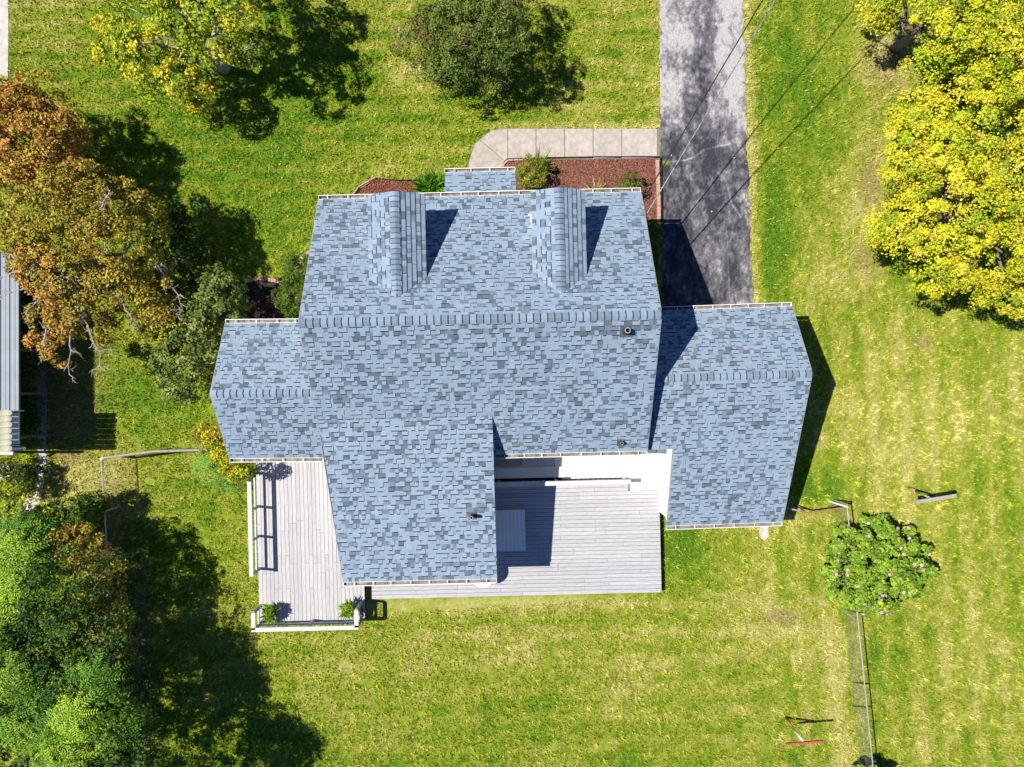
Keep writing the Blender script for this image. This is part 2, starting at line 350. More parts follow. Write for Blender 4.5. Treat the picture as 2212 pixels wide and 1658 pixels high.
# --- driveway: worn sealcoat over pale aggregate, painted into the sheet's own colour
def make_drive():
    gx = np.arange(1416, 1645, 1.5); gy = np.arange(-150, 735, 1.8)
    X, Y = np.meshgrid(gx, gy)
    l = np.interp(Y, [-160, 280, 490, 735], [1424, 1425, 1428, 1430]) + (vnoise(Y / 14, Y * 0, 61) - .5) * 3
    r = np.interp(Y, [-160, 0, 330, 650, 735], [1600, 1604, 1613, 1627, 1634]) + (vnoise(Y / 11, Y * 0 + 5, 62) - .5) * 7
    u = (X - l) / (r - l)
    dark = np.array([0.040, 0.042, 0.055]); grey = np.array([0.140, 0.140, 0.158]); pale = np.array([0.39, 0.38, 0.39])
    n1 = fbm(X / 26, Y / 44, 63, 4); n2 = fbm(X / 7, Y / 9, 67, 4)
    top = 1 - sstep(200, 330, Y)
    n4 = fbm(X / 3, Y / 4, 75, 2); n5 = fbm(X / 16, Y / 46, 77, 4)
    w = 0.48 + (n1 - .5) * 0.9 + (n2 - .5) * 0.85 + (n4 - .5) * 0.45 + (sstep(.50, .56, n5) - .4) * 0.24
    band = np.exp(-((u - 0.47 - 0.05 * np.sin(Y / 60)) / 0.17) ** 2)
    w = w + top * (0.42 - 0.62 * band) + top * sstep(0.55, 0.9, u) * 0.12
    w = w - 0.24 * (1 - top) + 0.16 * (1 - top) * sstep(0.72, 0.95, u)
    w = w + 0.45 * np.exp(-((X - 1560) / 26) ** 2 - ((Y - 375) / 14) ** 2) - 0.3 * np.exp(-((X - 1530) / 30) ** 2 - ((Y - 330) / 36) ** 2) - 0.25 * np.exp(-((X - 1470) / 40) ** 2 - ((Y - 420) / 60) ** 2)
    w = w + 0.22 * np.exp(-((X - 1590) / 35) ** 2 - ((Y - 620) / 50) ** 2)
    def crack(pts, wd, amt):
        nonlocal w
        d = np.full(X.shape, 1e9)
        for (x0, y0), (x1, y1) in zip(pts, pts[1:]):
            t = np.clip(((X - x0) * (x1 - x0) + (Y - y0) * (y1 - y0)) / ((x1 - x0) ** 2 + (y1 - y0) ** 2 + 1e-9), 0, 1)
            d = np.minimum(d, np.hypot(X - x0 - t * (x1 - x0), Y - y0 - t * (y1 - y0)))
        d = d + (n2 - .5) * 3
        w = w + amt * np.exp(-(d / wd) ** 2)
    crack([(1425, 352), (1450, 350), (1480, 347), (1500, 340), (1520, 325), (1550, 317), (1575, 312)], 1.6, 0.55)
    crack([(1490, 500), (1487, 470), (1495, 440), (1520, 425), (1560, 420)], 1.0, 0.3)
    crack([(1575, 640), (1572, 560), (1570, 500)], 1.1, 0.3); crack([(1600, 470), (1580, 440), (1570, 400)], 2.0, 0.4)
    crack([(1505, 372), (1490, 378), (1495, 390), (1515, 385)], 1.2, 0.35); crack([(1545, 300), (1545, 330), (1552, 345)], 1.0, 0.3)
    w = np.clip(w, 0, 1)[..., None]
    c = np.where(w < .5, dark + (grey - dark) * (w / .5), grey + (pale - grey) * ((w - .5) / .5))
    moss = np.exp(-((X - 1437) / 10) ** 2 - ((Y - 352) / 5) ** 2)[..., None]; c = c * (1 - moss) + np.array([.2, .25, .03]) * moss
    sel = (u > -0.01) & (u < 1.01)
    Z = 0.018 + (n2 - .5) * 0.006
    k = CAM_H / FPX
    v = np.stack([(np.clip(X, l, r) - NX) * k, -(Y - NY) * k, Z], -1).reshape(-1, 3)
    ny, nx = X.shape; i = np.arange(nx * ny).reshape(ny, nx)
    f = np.stack([i[1:, :-1], i[1:, 1:], i[:-1, 1:], i[:-1, :-1]], -1).reshape(-1, 4)
    uu = u.ravel(); keep = ((uu[f] > -0.02) & (uu[f] < 1.02)).any(1)
    tag(fast_mesh('driveway', v, f[keep], c.reshape(-1, 3), 'asphalt'), kind='structure')
make_drive()

# --- front walk: cast slabs with open joints
walk = sheet('front_walk', WALK, 0.012, 0.05, 'jointsand')
def slab(poly, tint, z=0.05):
    mb = MB(); t = [P(x, y, 0) for x, y in poly]
    if sum((a.x * b.y - b.x * a.y) for a, b in zip(t, t[1:] + t[:1])) < 0: t = t[::-1]
    ctr = sum(t, Vector()) / len(t); q = [p + (ctr - p).normalized() * 0.012 for p in t]; q2 = [p + (ctr - p).normalized() * 0.022 for p in t]
    mb.prism([Vector((p.x, p.y, 0.013)) for p in q], [Vector((p.x, p.y, z - .01)) for p in q], tint)
    mb.prism([Vector((p.x, p.y, z - .0101)) for p in q], [Vector((p.x, p.y, z)) for p in q2], tint)
    build(mb, 'slab', 'concrete', walk)
T0 = (0.44, 0.40, 0.37)
def tint(a): return tuple(x * a for x in T0)
sx = [1097, 1158, 1220, 1281, 1343, 1420]
for i in range(5): slab([(sx[i], 279 + 0.003 * i), (sx[i + 1], 279), (sx[i + 1], 342), (sx[i], 344.5)], tint(random.uniform(.93, 1.06)))
slab([(1062, 283), (1097, 279), (1097, 345), (1090, 349), (1036, 303)], tint(.95))
slab([(1036, 303), (1090, 349), (1083, 366), (1083, 398), (1010, 398), (1013, 350), (1025, 314)], tint(.9))

sheet('concrete_drive', ROAD_W, 0.02, 0.05, 'concrete')
sheet('side_path', PATH_W, 0.012, 0.05, 'concrete')
sheet('path_stub', STUB, 0.02, 0.05, 'concrete')

# --- planting beds
def bed(name, poly, base, chips, n):
    o = sheet(name, poly, 0.016, 0.05, base)
    if not n: return o
    xs = [p[0] for p in poly]; ys = [p[1] for p in poly]
    x = RNG.uniform(min(xs), max(xs), n * 2); y = RNG.uniform(min(ys), max(ys), n * 2)
    k = inpoly(x, y, poly); x, y = x[k][:n], y[k][:n]; n = len(x)
    p = Pn(x, y, 0.022); a = RNG.uniform(0, 2 * np.pi, n); L = RNG.uniform(.02, .06, n); w = RNG.uniform(.006, .014, n)
    d = np.stack([np.cos(a), np.sin(a), RNG.uniform(-.35, .35, n)], -1); s = np.stack([-np.sin(a), np.cos(a), RNG.uniform(-.4, .4, n)], -1)
    p[:, 2] += RNG.uniform(0, .035, n)
    v = np.stack([p - d * L[:, None] - s * w[:, None], p + d * L[:, None] - s * w[:, None], p + d * L[:, None] + s * w[:, None], p - d * L[:, None] + s * w[:, None]], 1)
    c = np.array(chips) * RNG.uniform(.45, 1.5, (n, 1)); c = np.repeat(c[:, None], 4, 1)
    ch = fast_mesh('mulch', v.reshape(-1, 3), np.arange(n * 4).reshape(-1, 4), c.reshape(-1, 3), 'mulch', o, WLOC[o]); ch.location = (0, 0, 0); tag(ch, kind='stuff')
    return o
bed_e = bed('mulch_bed', BED_E, 'mulchbase', (0.23, 0.10, 0.072), 17000)
bed_w = bed('mulch_bed', BED_W, 'mulchbase', (0.22, 0.085, 0.06), 6000)
bed_s = bed('soil_bed', BED_S, 'soil', (0.06, 0.045, 0.04), 2500)
def edging(parent, pts, blk, w=0.10, h=0.09, name='edging_block', mat='paver'):
    pts = [P(x, y, 0) for x, y in pts]
    for a, b in zip(pts, pts[1:]):
        n = max(1, round((b - a).length / blk)); 
        for i in range(n):
            p = a.lerp(b, i / n); q = a.lerp(b, (i + 1) / n); d = (q - p).normalized() * 0.006
            j = Vector((random.uniform(-.006, .006), random.uniform(-.006, .006), random.uniform(-.008, .008)))
            mb = MB(); mb.bar(p + d + j + Vector((0, 0, h / 2)), q - d + j + Vector((0, 0, h / 2)), w, h); build(mb, name, mat, parent)
edging(bed_e, [(1419, 347), (1421, 400), (1422, 470), (1424, 572)], 0.34, 0.13)
edging(bed_e, [(1086, 372), (1088, 356), (1098, 348), (1130, 346)], 0.2, 0.07)
edging(bed_e, [(1094, 345), (1180, 343), (1300, 341), (1424, 341)], 1.0, 0.022, 0.12, 'edging_strip', 'edging')
edging(bed_e, [(1426, 341), (1428, 400), (1428, 480)], 1.0, 0.022, 0.12, 'edging_strip', 'edging')
edging(bed_w, [(742, 462), (752, 438), (775, 408), (812, 386)], 0.28, 0.10)
edging(bed_w, [(748, 448), (778, 406), (812, 387), (860, 391), (950, 390)], 0.8, 0.022, 0.12, 'edging_strip', 'edging')
edging(bed_s, [(528, 610), (560, 602), (612, 610), (638, 588), (656, 553), (676, 542)], 0.24, 0.12)

# ================================================================== THE HOUSE
house = empty('house', (0, 0, 0), 'white sided house with blue grey shingled gable roofs and two dormers', 'house')
LIGHT = [(0.232, 0.308, 0.408), (0.220, 0.296, 0.396), (0.244, 0.320, 0.418), (0.228, 0.300, 0.390)]
MID = [(0.150, 0.197, 0.258), (0.160, 0.207, 0.268), (0.138, 0.187, 0.250)]
DARK = [(0.108, 0.142, 0.184), (0.116, 0.149, 0.190), (0.100, 0.138, 0.175)]
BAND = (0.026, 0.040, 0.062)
CAND = []           # raised tabs that may become shingles of their own: (area seen, top poly builder...)
def clip2(poly, clip):
    """Sutherland-Hodgman, clip is convex and counter-clockwise"""
    out = poly
    for i in range(len(clip)):
        ax, ay = clip[i]; bx, by = clip[(i + 1) % len(clip)]; inp = out; out = []
        if not inp: return []
        def side(p): return (bx - ax) * (p[1] - ay) - (by - ay) * (p[0] - ax)
        for j in range(len(inp)):
            p, q = inp[j - 1], inp[j]; sp, sq = side(p), side(q)
            if (sp >= 0) != (sq >= 0):
                t = sp / (sp - sq); out.append((p[0] + (q[0] - p[0]) * t, p[1] + (q[1] - p[1]) * t))
            if sq >= 0: out.append(q)
    return out
def area2(p): return 0.5 * sum(p[i - 1][0] * p[i][1] - p[i][0] * p[i - 1][1] for i in range(len(p)))
FIELDS = []
def roof_plane(parent, polys, ea, eb, seed, E=0.148, dark=0.14, shift=0.0, slab_t=0.09, full=False):
    """polys: convex 3D polygons in one plane; ea->eb runs along the eave.  Lays laminated shingles over them."""
    rnd = random.Random(seed)
    ea, eb = Vector(ea), Vector(eb); e = (eb - ea).normalized()
    p0 = polys[0]; n = None
    for i in range(len(p0) - 2):
        n = (Vector(p0[i + 1]) - Vector(p0[0])).cross(Vector(p0[i + 2]) - Vector(p0[0]))
        if n.length > 0.01: break
    n.normalize()
    if n.z < 0: n = -n
    e = (e - n * e.dot(n)).normalized(); s = n.cross(e)
    if s.z < 0: e = -e; s = n.cross(e)
    O = ea
    def to2(p): d = Vector(p) - O; return (d.dot(e), d.dot(s))
    def to3(a, b, h): return O + e * a + s * b + n * h
    P2 = []
    for pl in polys:
        q = [to2(p) for p in pl]
        if area2(q) < 0: q = q[::-1]
        P2.append(q)
        mb = MB(); mb.prism([to3(a, b, -slab_t) for a, b in q], [to3(a, b, 0) for a, b in q]); build(mb, 'roof_deck', 'underlay', parent)
    amin = min(a for q in P2 for a, b in q); amax = max(a for q in P2 for a, b in q); bmin = min(b for q in P2 for a, b in q); bmax = max(b for q in P2 for a, b in q)
    field = MB()
    b = bmin + shift - E * 0.0
    row = 0
    def put(q2, b0, t, col, raised, cand=True):
        for q in P2:
            c = clip2(q2, q)
            if len(c) < 3 or area2(c) < 1e-5: continue
            hh = [0.004 + (t - 0.004) * max(0, min(1, (b0 + E - y) / E)) for x, y in c]
            top = [to3(x, y, h) for (x, y), h in zip(c, hh)]; bot = [to3(x, y, 0.0006) for x, y in c]
            ar = area2(c)
            ctr = sum(top, Vector()) / len(top)
            if raised and cand and len(c) == 4 and ar > 0.02: CAND.append((ar / (CAM_H - ctr.z) ** 2, bot, top, col, parent, field))
            else: field.prism(bot, top, col)
    while b < bmax:
        a = amin - rnd.uniform(0, .3); prev = rnd.random() < .5; zone = rnd.random()
        while a < amax:
            w = rnd.choice([0.10, 0.12, 0.14, 0.16, 0.18, 0.21, 0.24])
            raised = (not prev) if rnd.random() < .92 else prev
            r = rnd.random()
            if raised: col = rnd.choice(DARK) if r < dark * .3 else rnd.choice(MID) if r < .11 else rnd.choice(LIGHT)
            else: col = rnd.choice(DARK) if r < dark * 1.25 else rnd.choice(MID) if r < .36 else rnd.choice(LIGHT)
            jj = rnd.uniform(.93, 1.06); col = tuple(x * jj for x in col)
            put([(a, b), (a + w, b), (a + w, b + E), (a, b + E)], b, 0.017 if raised else 0.0085, col, raised)
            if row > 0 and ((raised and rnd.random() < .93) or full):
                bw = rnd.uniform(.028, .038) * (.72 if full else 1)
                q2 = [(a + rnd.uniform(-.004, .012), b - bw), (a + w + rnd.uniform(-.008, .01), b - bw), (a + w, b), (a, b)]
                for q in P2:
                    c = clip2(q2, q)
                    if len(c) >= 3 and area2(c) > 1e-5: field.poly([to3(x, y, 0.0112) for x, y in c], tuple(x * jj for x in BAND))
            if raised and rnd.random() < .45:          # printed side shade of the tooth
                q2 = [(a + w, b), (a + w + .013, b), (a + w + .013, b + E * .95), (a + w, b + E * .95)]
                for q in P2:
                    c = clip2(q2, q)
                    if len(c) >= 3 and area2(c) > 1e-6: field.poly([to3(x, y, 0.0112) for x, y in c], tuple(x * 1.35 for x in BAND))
            prev = raised; a += w
        b += E; row += 1
    FIELDS.append((field, parent))
    return n
def finish_shingles():
    CAND.sort(key=lambda t: -t[0])
    for ar, bot, top, col, par, fld in CAND[300:]: fld.prism(bot, top, col)
    for fld, par in FIELDS:
        o = build(fld, 'shingle_courses', 'shingle', par); tag(o, kind='stuff')
    for ar, bot, top, col, par, fld in CAND[:300]:
        mb = MB(); mb.prism(bot, top, col); build(mb, 'shingle', 'shingle', par)
def ridge_caps(parent, a, b, na, nb, w=0.15, E=0.20, seed=1):
    """caps folded over the ridge a->b; na, nb: downslope unit directions of the two sides"""
    rnd = random.Random(seed); a, b = Vector(a), Vector(b); d = (b - a).normalized(); L = (b - a).length
    n = int(L / E); up = Vector((0, 0, 1)); step = L / n
    for i in range(n):
        p = a + d * (i * step - .015); q = a + d * ((i + 1) * step + .012)
        col = rnd.choice(LIGHT[:3] + [(0.175, 0.230, 0.300)] * 3); jj = rnd.uniform(.9, 1.03); col = tuple(x * jj for x in col)
        mb = MB(); ww = w + rnd.uniform(-.006, .006)
        for st, en, cc in ((0, .88, col), (.88, 1, tuple(x * 1.3 for x in BAND))):  # dark end strip paints the shaded butt edge into the cap's colour
            r0 = p.lerp(q, st); r1 = p.lerp(q, en); h0 = 0.022 + .014 * st; h1 = 0.022 + .014 * en
            rows = []
            for r, h in ((r0, h0), (r1, h1)):
                prof = []
                for sd, k in ((na, 1.0), (na, .55), (na, .15)): prof.append(r + sd * (ww * k) + up * (h - (0.0 if k > .2 else .004)))
                for sd, k in ((nb, .15), (nb, .55), (nb, 1.0)): prof.append(r + sd * (ww * k) + up * (h - (0.0 if k > .2 else .004)))
                rows.append(prof)
            for j in range(5): mb.poly([rows[0][j], rows[1][j], rows[1][j + 1], rows[0][j + 1]], cc)
            for j in (0, 5):
                lo0 = rows[0][j] - up * .02; lo1 = rows[1][j] - up * .02; mb.poly([rows[0][j], rows[1][j], lo1, lo0], cc)
            mb.poly(rows[1] + [x - up * .02 for x in rows[1]][::-1], cc) if en == 1 else None
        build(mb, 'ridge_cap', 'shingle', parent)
def gutter(parent, a, b, out, w=0.125, h=0.11, hang=0.62, debris=True):
    """open trough along the eave a->b, out: horizontal unit vector away from the wall"""
    a, b = Vector(a), Vector(b); out = Vector(out).normalized(); up = Vector((0, 0, 1)); mb = MB()
    i0 = 0.012; t = 0.012
    mb.bar(a + out * (i0 + t / 2) - up * (h / 2 - .0), b + out * (i0 + t / 2) - up * (h / 2), t, h)
    mb.bar(a + out * (i0 + w) - up * (h / 2 - .012), b + out * (i0 + w) - up * (h / 2 - .012), 0.02, h + .01)
    mb.bar(a + out * (i0 + w / 2) - up * (h - .01), b + out * (i0 + w / 2) - up * (h - .01), w - 0.022, 0.02, mi=1)
    d = (b - a).normalized()
    for p in (a, b): mb.bar(p + out * i0 - up * (h / 2), p + out * (i0 + w) - up * (h / 2), 0.012, h)
    L = (b - a).length; n = max(2, round(L / hang))
    for k in range(n):
        p = a + d * (L * (k + .5) / n + random.uniform(-.05, .05)); mb.bar(p + out * (i0 + .01) - up * .002, p + out * (i0 + w) - up * .002, 0.022, 0.014)
    build(mb, 'gutter', ['white', 'gutter_in'], parent)
def trim(parent, a, b, name='rake_trim', w=0.018, h=0.13, drop=0.074, mat='greypost'):
    mb = MB(); u = Vector((0, 0, 1)); mb.bar(Vector(a) - u * drop, Vector(b) - u * drop, w, h); build(mb, name, mat, parent)
def walls(name, prof, f, u0, u1, mat='siding'):
    """closed block: cross-section prof [(v, z)...] run from u0 to u1 in frame f"""
    mb = MB(); mb.prism([f(u0, v, z) for v, z in prof], [f(u1, v, z) for v, z in prof]); return build(mb, name, mat, house)
def clapboards(f, u, v0, v1, z0, ztop, nrm, parent):
    """horizontal siding laps on a gable or side wall at constant u; ztop(v) limits the height"""
    z = z0; k = 0
    while z < 6:
        hi = max(ztop(v0), ztop(v1), ztop((v0 + v1) / 2))
        if z > hi - .03: break
        vs = np.linspace(v0, v1, 41); ok = [v for v in vs if ztop(v) > z + .06]
        if len(ok) >= 2:
            a, b = ok[0], ok[-1]; mb = MB()
            mb.prism([f(u + nrm * .002, a, z), f(u + nrm * .022, a, z), f(u + nrm * .006, a, z + .112), f(u + nrm * .002, a, z + .112)],
                     [f(u + nrm * .002, b, z), f(u + nrm * .022, b, z), f(u + nrm * .006, b, z + .112), f(u + nrm * .002, b, z + .112)])
            build(mb, 'clapboard', 'siding', parent)
        z += .114; k += 1
def window(f, kind, c, u, v, z, w, h, nrm, parent):
    """window part with frame proud of wall. kind 'u': wall at constant u; 'v': wall at constant v"""
    def g(a, out, zz): return f(u + nrm * out, v + a, zz) if kind == 'u' else f(u + a, v + nrm * out, zz)
    def bx(a0, a1, o0, o1, z0, z1, name, mat, par):
        mb = MB(); q = [(a0, o0), (a1, o0), (a1, o1), (a0, o1)]
        mb.prism([g(a, o, z0) for a, o in q], [g(a, o, z1) for a, o in q]); return build(mb, name, mat, par)
    win = bx(-w / 2, w / 2, .004, .03, z, z + h, 'window', 'glass', parent)
    for a0, a1, z0, z1 in ((-w / 2 - .07, -w / 2, z - .07, z + h + .07), (w / 2, w / 2 + .07, z - .07, z + h + .07), (-w / 2, w / 2, z + h, z + h + .07), (-w / 2, w / 2, z - .07, z), (-w / 2, w / 2, z + h / 2 - .02, z + h / 2 + .02)):
        bx(a0, a1, .005, .055, z0, z1, 'frame', 'white', win)

# ---- main block
fm = F(1.35)
UL, UR, VN, VR, VS, ZE, ZR = -5.80, 4.50, 6.17, 2.00, -2.08, 3.20, 5.63
def zmain(v): return ZR - (v - VR) * (ZR - ZE) / (VN - VR) if v > VR else ZR - (VR - v) * (ZR - ZE) / (VR - VS)
o_ = 0.32
main_wall = walls('wall', [(VN - o_, 0), (VS + o_, 0), (VS + o_, zmain(VS + o_) - .16), (VR, ZR - .2), (VN - o_, zmain(VN - o_) - .16)], fm, UL + .25, UR - .25)
roof_main = empty('main_roof', fm(-.65, 2.0, 3.2)); roof_main.parent = house
roof_plane(roof_main, [[fm(UL, VN, ZE), fm(UR, VN, ZE), fm(UR, VR, ZR), fm(UL, VR, ZR)]], fm(UR, VN, ZE), fm(UL, VN, ZE), 3)
roof_plane(roof_main, [[fm(UL, VR, ZR), fm(UR, VR, ZR), fm(UR, VS, ZE), fm(UL, VS, ZE)]], fm(UL, VS, ZE), fm(UR, VS, ZE), 4, dark=.17)
nN = (fm(0, VN, ZE) - fm(0, VR, ZR)).normalized(); nS = (fm(0, VS, ZE) - fm(0, VR, ZR)).normalized()
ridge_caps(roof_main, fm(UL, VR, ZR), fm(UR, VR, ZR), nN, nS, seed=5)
outN = fm(0, 1, 0); outS = fm(0, -1, 0)
gutter(roof_main, fm(UL, VN, ZE - .02), fm(UR, VN, ZE - .02), outN)
gutter(roof_main, fm(-.36, VS, ZE - .02), fm(UR, VS, ZE - .02), outS)
for u in (UL - .012, UR + .012):
    trim(roof_main, fm(u, VN, ZE), fm(u, VR, ZR)); trim(roof_main, fm(u, VR, ZR), fm(u, VS, ZE))
clapboards(fm, UR - .25, VS + o_, VN - o_, .15, lambda v: zmain(v) - .22, 1, main_wall)
window(fm, 'u', 0, UR - .25, 4.3, 1.0, .9, 1.3, 1, main_wall); window(fm, 'u', 0, UR - .25, 2.4, 3.3, .8, 1.1, 1, main_wall)
for u in (-3.6, 2.9): window(fm, 'v', 0, u, VN - o_, 1.0, 1.5, 1.3, 1, main_wall)
# ---- rear extension: a shallower roof springing from the rear slope
VB = -0.85; ZB = zmain(VB); VX, ZX = -6.05, 3.20
def zext(v): return ZB + (v - VB) * (ZB - ZX) / (VB - VX)
UXR = -.40
ext_poly = [fm(-5.74, VB, ZB + .012), fm(UXR, VB, ZB + .012), fm(UXR + .02, VX, ZX), fm(-5.29, VX, ZX)]
ext_wall = walls('extension_wall', [(-1.6, 0), (VX + .35, 0), (VX + .35, zext(VX + .35) - .16), (-1.6, zext(-1.6) - .16)], fm, -5.15, UXR - .12)
roof_ext = empty('extension_roof', fm(-3, -4, 2.6)); roof_ext.parent = house
roof_plane(roof_ext, [ext_poly], fm(-5.29, VX, ZX), fm(UXR, VX, ZX), 8, dark=.17)
gutter(roof_ext, fm(-5.29, VX, ZX - .02), fm(UXR, VX, ZX - .02), outS)
trim(roof_ext, fm(UXR + .012, VB - .1, zext(VB - .1)), fm(UXR + .012, VX, ZX)); trim(roof_ext, fm(-5.72, VB - .8, zext(VB - .8)), fm(-5.30, VX, ZX))
clapboards(fm, UXR - .12, VX + .36, VS - .02, .42, lambda v: zext(v) - .2, 1, ext_wall)
# cheek between the two roofs
mb = MB(); mb.prism([fm(UXR - .13, VB - .05, zmain(VB - .05) - .02), fm(UXR - .13, VS + .05, zmain(VS + .05) - .02), fm(UXR - .13, VS + .05, zext(VS + .05) - .1), fm(UXR - .13, VB - .05, zext(VB - .05) - .05)],
                    [fm(UXR - .09, VB - .05, zmain(VB - .05) - .02), fm(UXR - .09, VS + .05, zmain(VS + .05) - .02), fm(UXR - .09, VS + .05, zext(VS + .05) - .1), fm(UXR - .09, VB - .05, zext(VB - .05) - .05)]); build(mb, 'cheek_wall', 'siding', house)
# ---- garage wing (right)
fg = F(2.0)
GW, GE, GN, GR, GS, ZGN, ZGR, ZGS = 4.05, 9.52, 2.36, .14, -4.85, 2.60, 3.90, 1.78
def zgs(v): return ZGR - (GR - v) * (ZGR - ZGS) / (GR - GS)
def zgn(v): return ZGR - (v - GR) * (ZGR - ZGN) / (GN - GR)
gar_wall = walls('garage_wall', [(GN - .3, 0), (GS + .2, 0), (GS + .2, zgs(GS + .2) - .15), (GR, ZGR - .19), (GN - .3, zgn(GN - .3) - .15)], fg, 5.46, GE - .35)
walls('breezeway_wall', [(GN - .3, 0), (-1.95, 0), (-1.95, zgs(-1.95) - .15), (GR, ZGR - .19), (GN - .3, zgn(GN - .3) - .15)], fg, 4.2, 5.46)
roof_gar = empty('garage_roof', fg(7, 0, 2.0)); roof_gar.parent = house
roof_plane(roof_gar, [[fg(GW, GN, ZGN), fg(GE, GN, ZGN), fg(GE, GR, ZGR), fg(GW, GR, ZGR)]], fg(GE, GN, ZGN), fg(GW, GN, ZGN), 12, dark=.1)
VW2 = -2.13
roof_plane(roof_gar, [[fg(GW, GR, ZGR), fg(GE, GR, ZGR), fg(GE - .11, VW2, zgs(VW2)), fg(GW, VW2, zgs(VW2))], [fg(5.40, VW2, zgs(VW2)), fg(GE - .11, VW2, zgs(VW2)), fg(GE - .24, GS, ZGS), fg(5.36, GS, ZGS)]],
           fg(5.36, GS, ZGS), fg(GE, GS, ZGS), 13, dark=.13)
gN = (fg(0, GN, ZGN) - fg(0, GR, ZGR)).normalized(); gS = (fg(0, GS, ZGS) - fg(0, GR, ZGR)).normalized()
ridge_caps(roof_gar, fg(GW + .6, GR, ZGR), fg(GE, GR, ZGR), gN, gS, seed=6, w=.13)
gutter(roof_gar, fg(GW + .2, GN, ZGN - .02), fg(GE, GN, ZGN - .02), fg(0, 1, 0))
gutter(roof_gar, fg(5.36, GS, ZGS - .02), fg(GE - .24, GS, ZGS - .02), fg(0, -1, 0))
trim(roof_gar, fg(GE + .012, GN, ZGN), fg(GE + .012, GR, ZGR)); trim(roof_gar, fg(GE + .012, GR, ZGR), fg(GE - .225, GS, ZGS)); trim(roof_gar, fg(5.39, VW2, zgs(VW2)), fg(5.37, GS, ZGS)); trim(roof_gar, fg(GW, VW2, zgs(VW2)), fg(5.38, VW2, zgs(VW2)), 'eave_trim', .03)
clapboards(fg, 5.46, GS + .2, VW2, .1, lambda v: zgs(v) - .2, -1, gar_wall)
mb = MB(); mb.tube([fg(5.40, GS + .12, ZGS - .14), fg(5.42, GS + .26, ZGS - .3), fg(5.42, GS + .26, .12)], .035, 6); build(mb, 'downspout', 'white', gar_wall)
# garage door towards the drive: panels
for r in range(4):
    for c in range(4):
        mb = MB(); a0 = 5.9 + c * .62; z0 = .06 + r * .53
        mb.prism([fg(a0, GN - .3 + .005, z0), fg(a0 + .6, GN - .3 + .005, z0), fg(a0 + .6, GN - .3 + .03, z0), fg(a0, GN - .3 + .03, z0)][::-1], [fg(a0, GN - .3 + .005, z0 + .51), fg(a0 + .6, GN - .3 + .005, z0 + .51), fg(a0 + .6, GN - .3 + .03, z0 + .51), fg(a0, GN - .3 + .03, z0 + .51)][::-1]); build(mb, 'door_panel', 'white', gar_wall)
# ---- left wing
fw = F(0.5)
WW, WE, WN, WR, WS, ZW, ZWR = -9.06, -5.4, 2.19, -.08, -2.18, 2.80, 4.0
walls('wing_wall', [(WN - .28, 0), (WS + .28, 0), (WS + .28, ZW - .02), (WR, ZWR - .18), (WN - .28, ZW - .02)], fw, WW + .3, WE - .3)
roof_wing = empty('wing_roof', fw(-7, 0, 2.8)); roof_wing.parent = house
roof_plane(roof_wing, [[fw(WW, WN, ZW), fw(WE, WN, ZW), fw(WE, WR, ZWR), fw(WW, WR, ZWR)]], fw(WE, WN, ZW), fw(WW, WN, ZW), 21)
roof_plane(roof_wing, [[fw(WW, WR, ZWR), fw(WE, WR, ZWR), fw(WE, WS, ZW), fw(WW + .1, WS, ZW)]], fw(WW, WS, ZW), fw(WE, WS, ZW), 22, dark=.17)
wN = (fw(0, WN, ZW) - fw(0, WR, ZWR)).normalized(); wS = (fw(0, WS, ZW) - fw(0, WR, ZWR)).normalized()
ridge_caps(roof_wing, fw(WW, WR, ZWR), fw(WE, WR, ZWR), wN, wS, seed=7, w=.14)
gutter(roof_wing, fw(WW, WN, ZW - .02), fw(-5.78, WN, ZW - .02), fw(0, 1, 0)); gutter(roof_wing, fw(WW + .1, WS, ZW - .02), fw(-5.55, WS, ZW - .02), fw(0, -1, 0))
trim(roof_wing, fw(WW - .012, WN, ZW), fw(WW - .012, WR, ZWR)); trim(roof_wing, fw(WW - .012, WR, ZWR), fw(WW + .088, WS, ZW))
mb = MB(); mb.tube([fw(-7.75, WS - .08, ZW - .12), fw(-7.75, WS + .2, ZW - .4), fw(-7.75, WS + .2, .35)], .035, 6); build(mb, 'downspout', 'white', house)
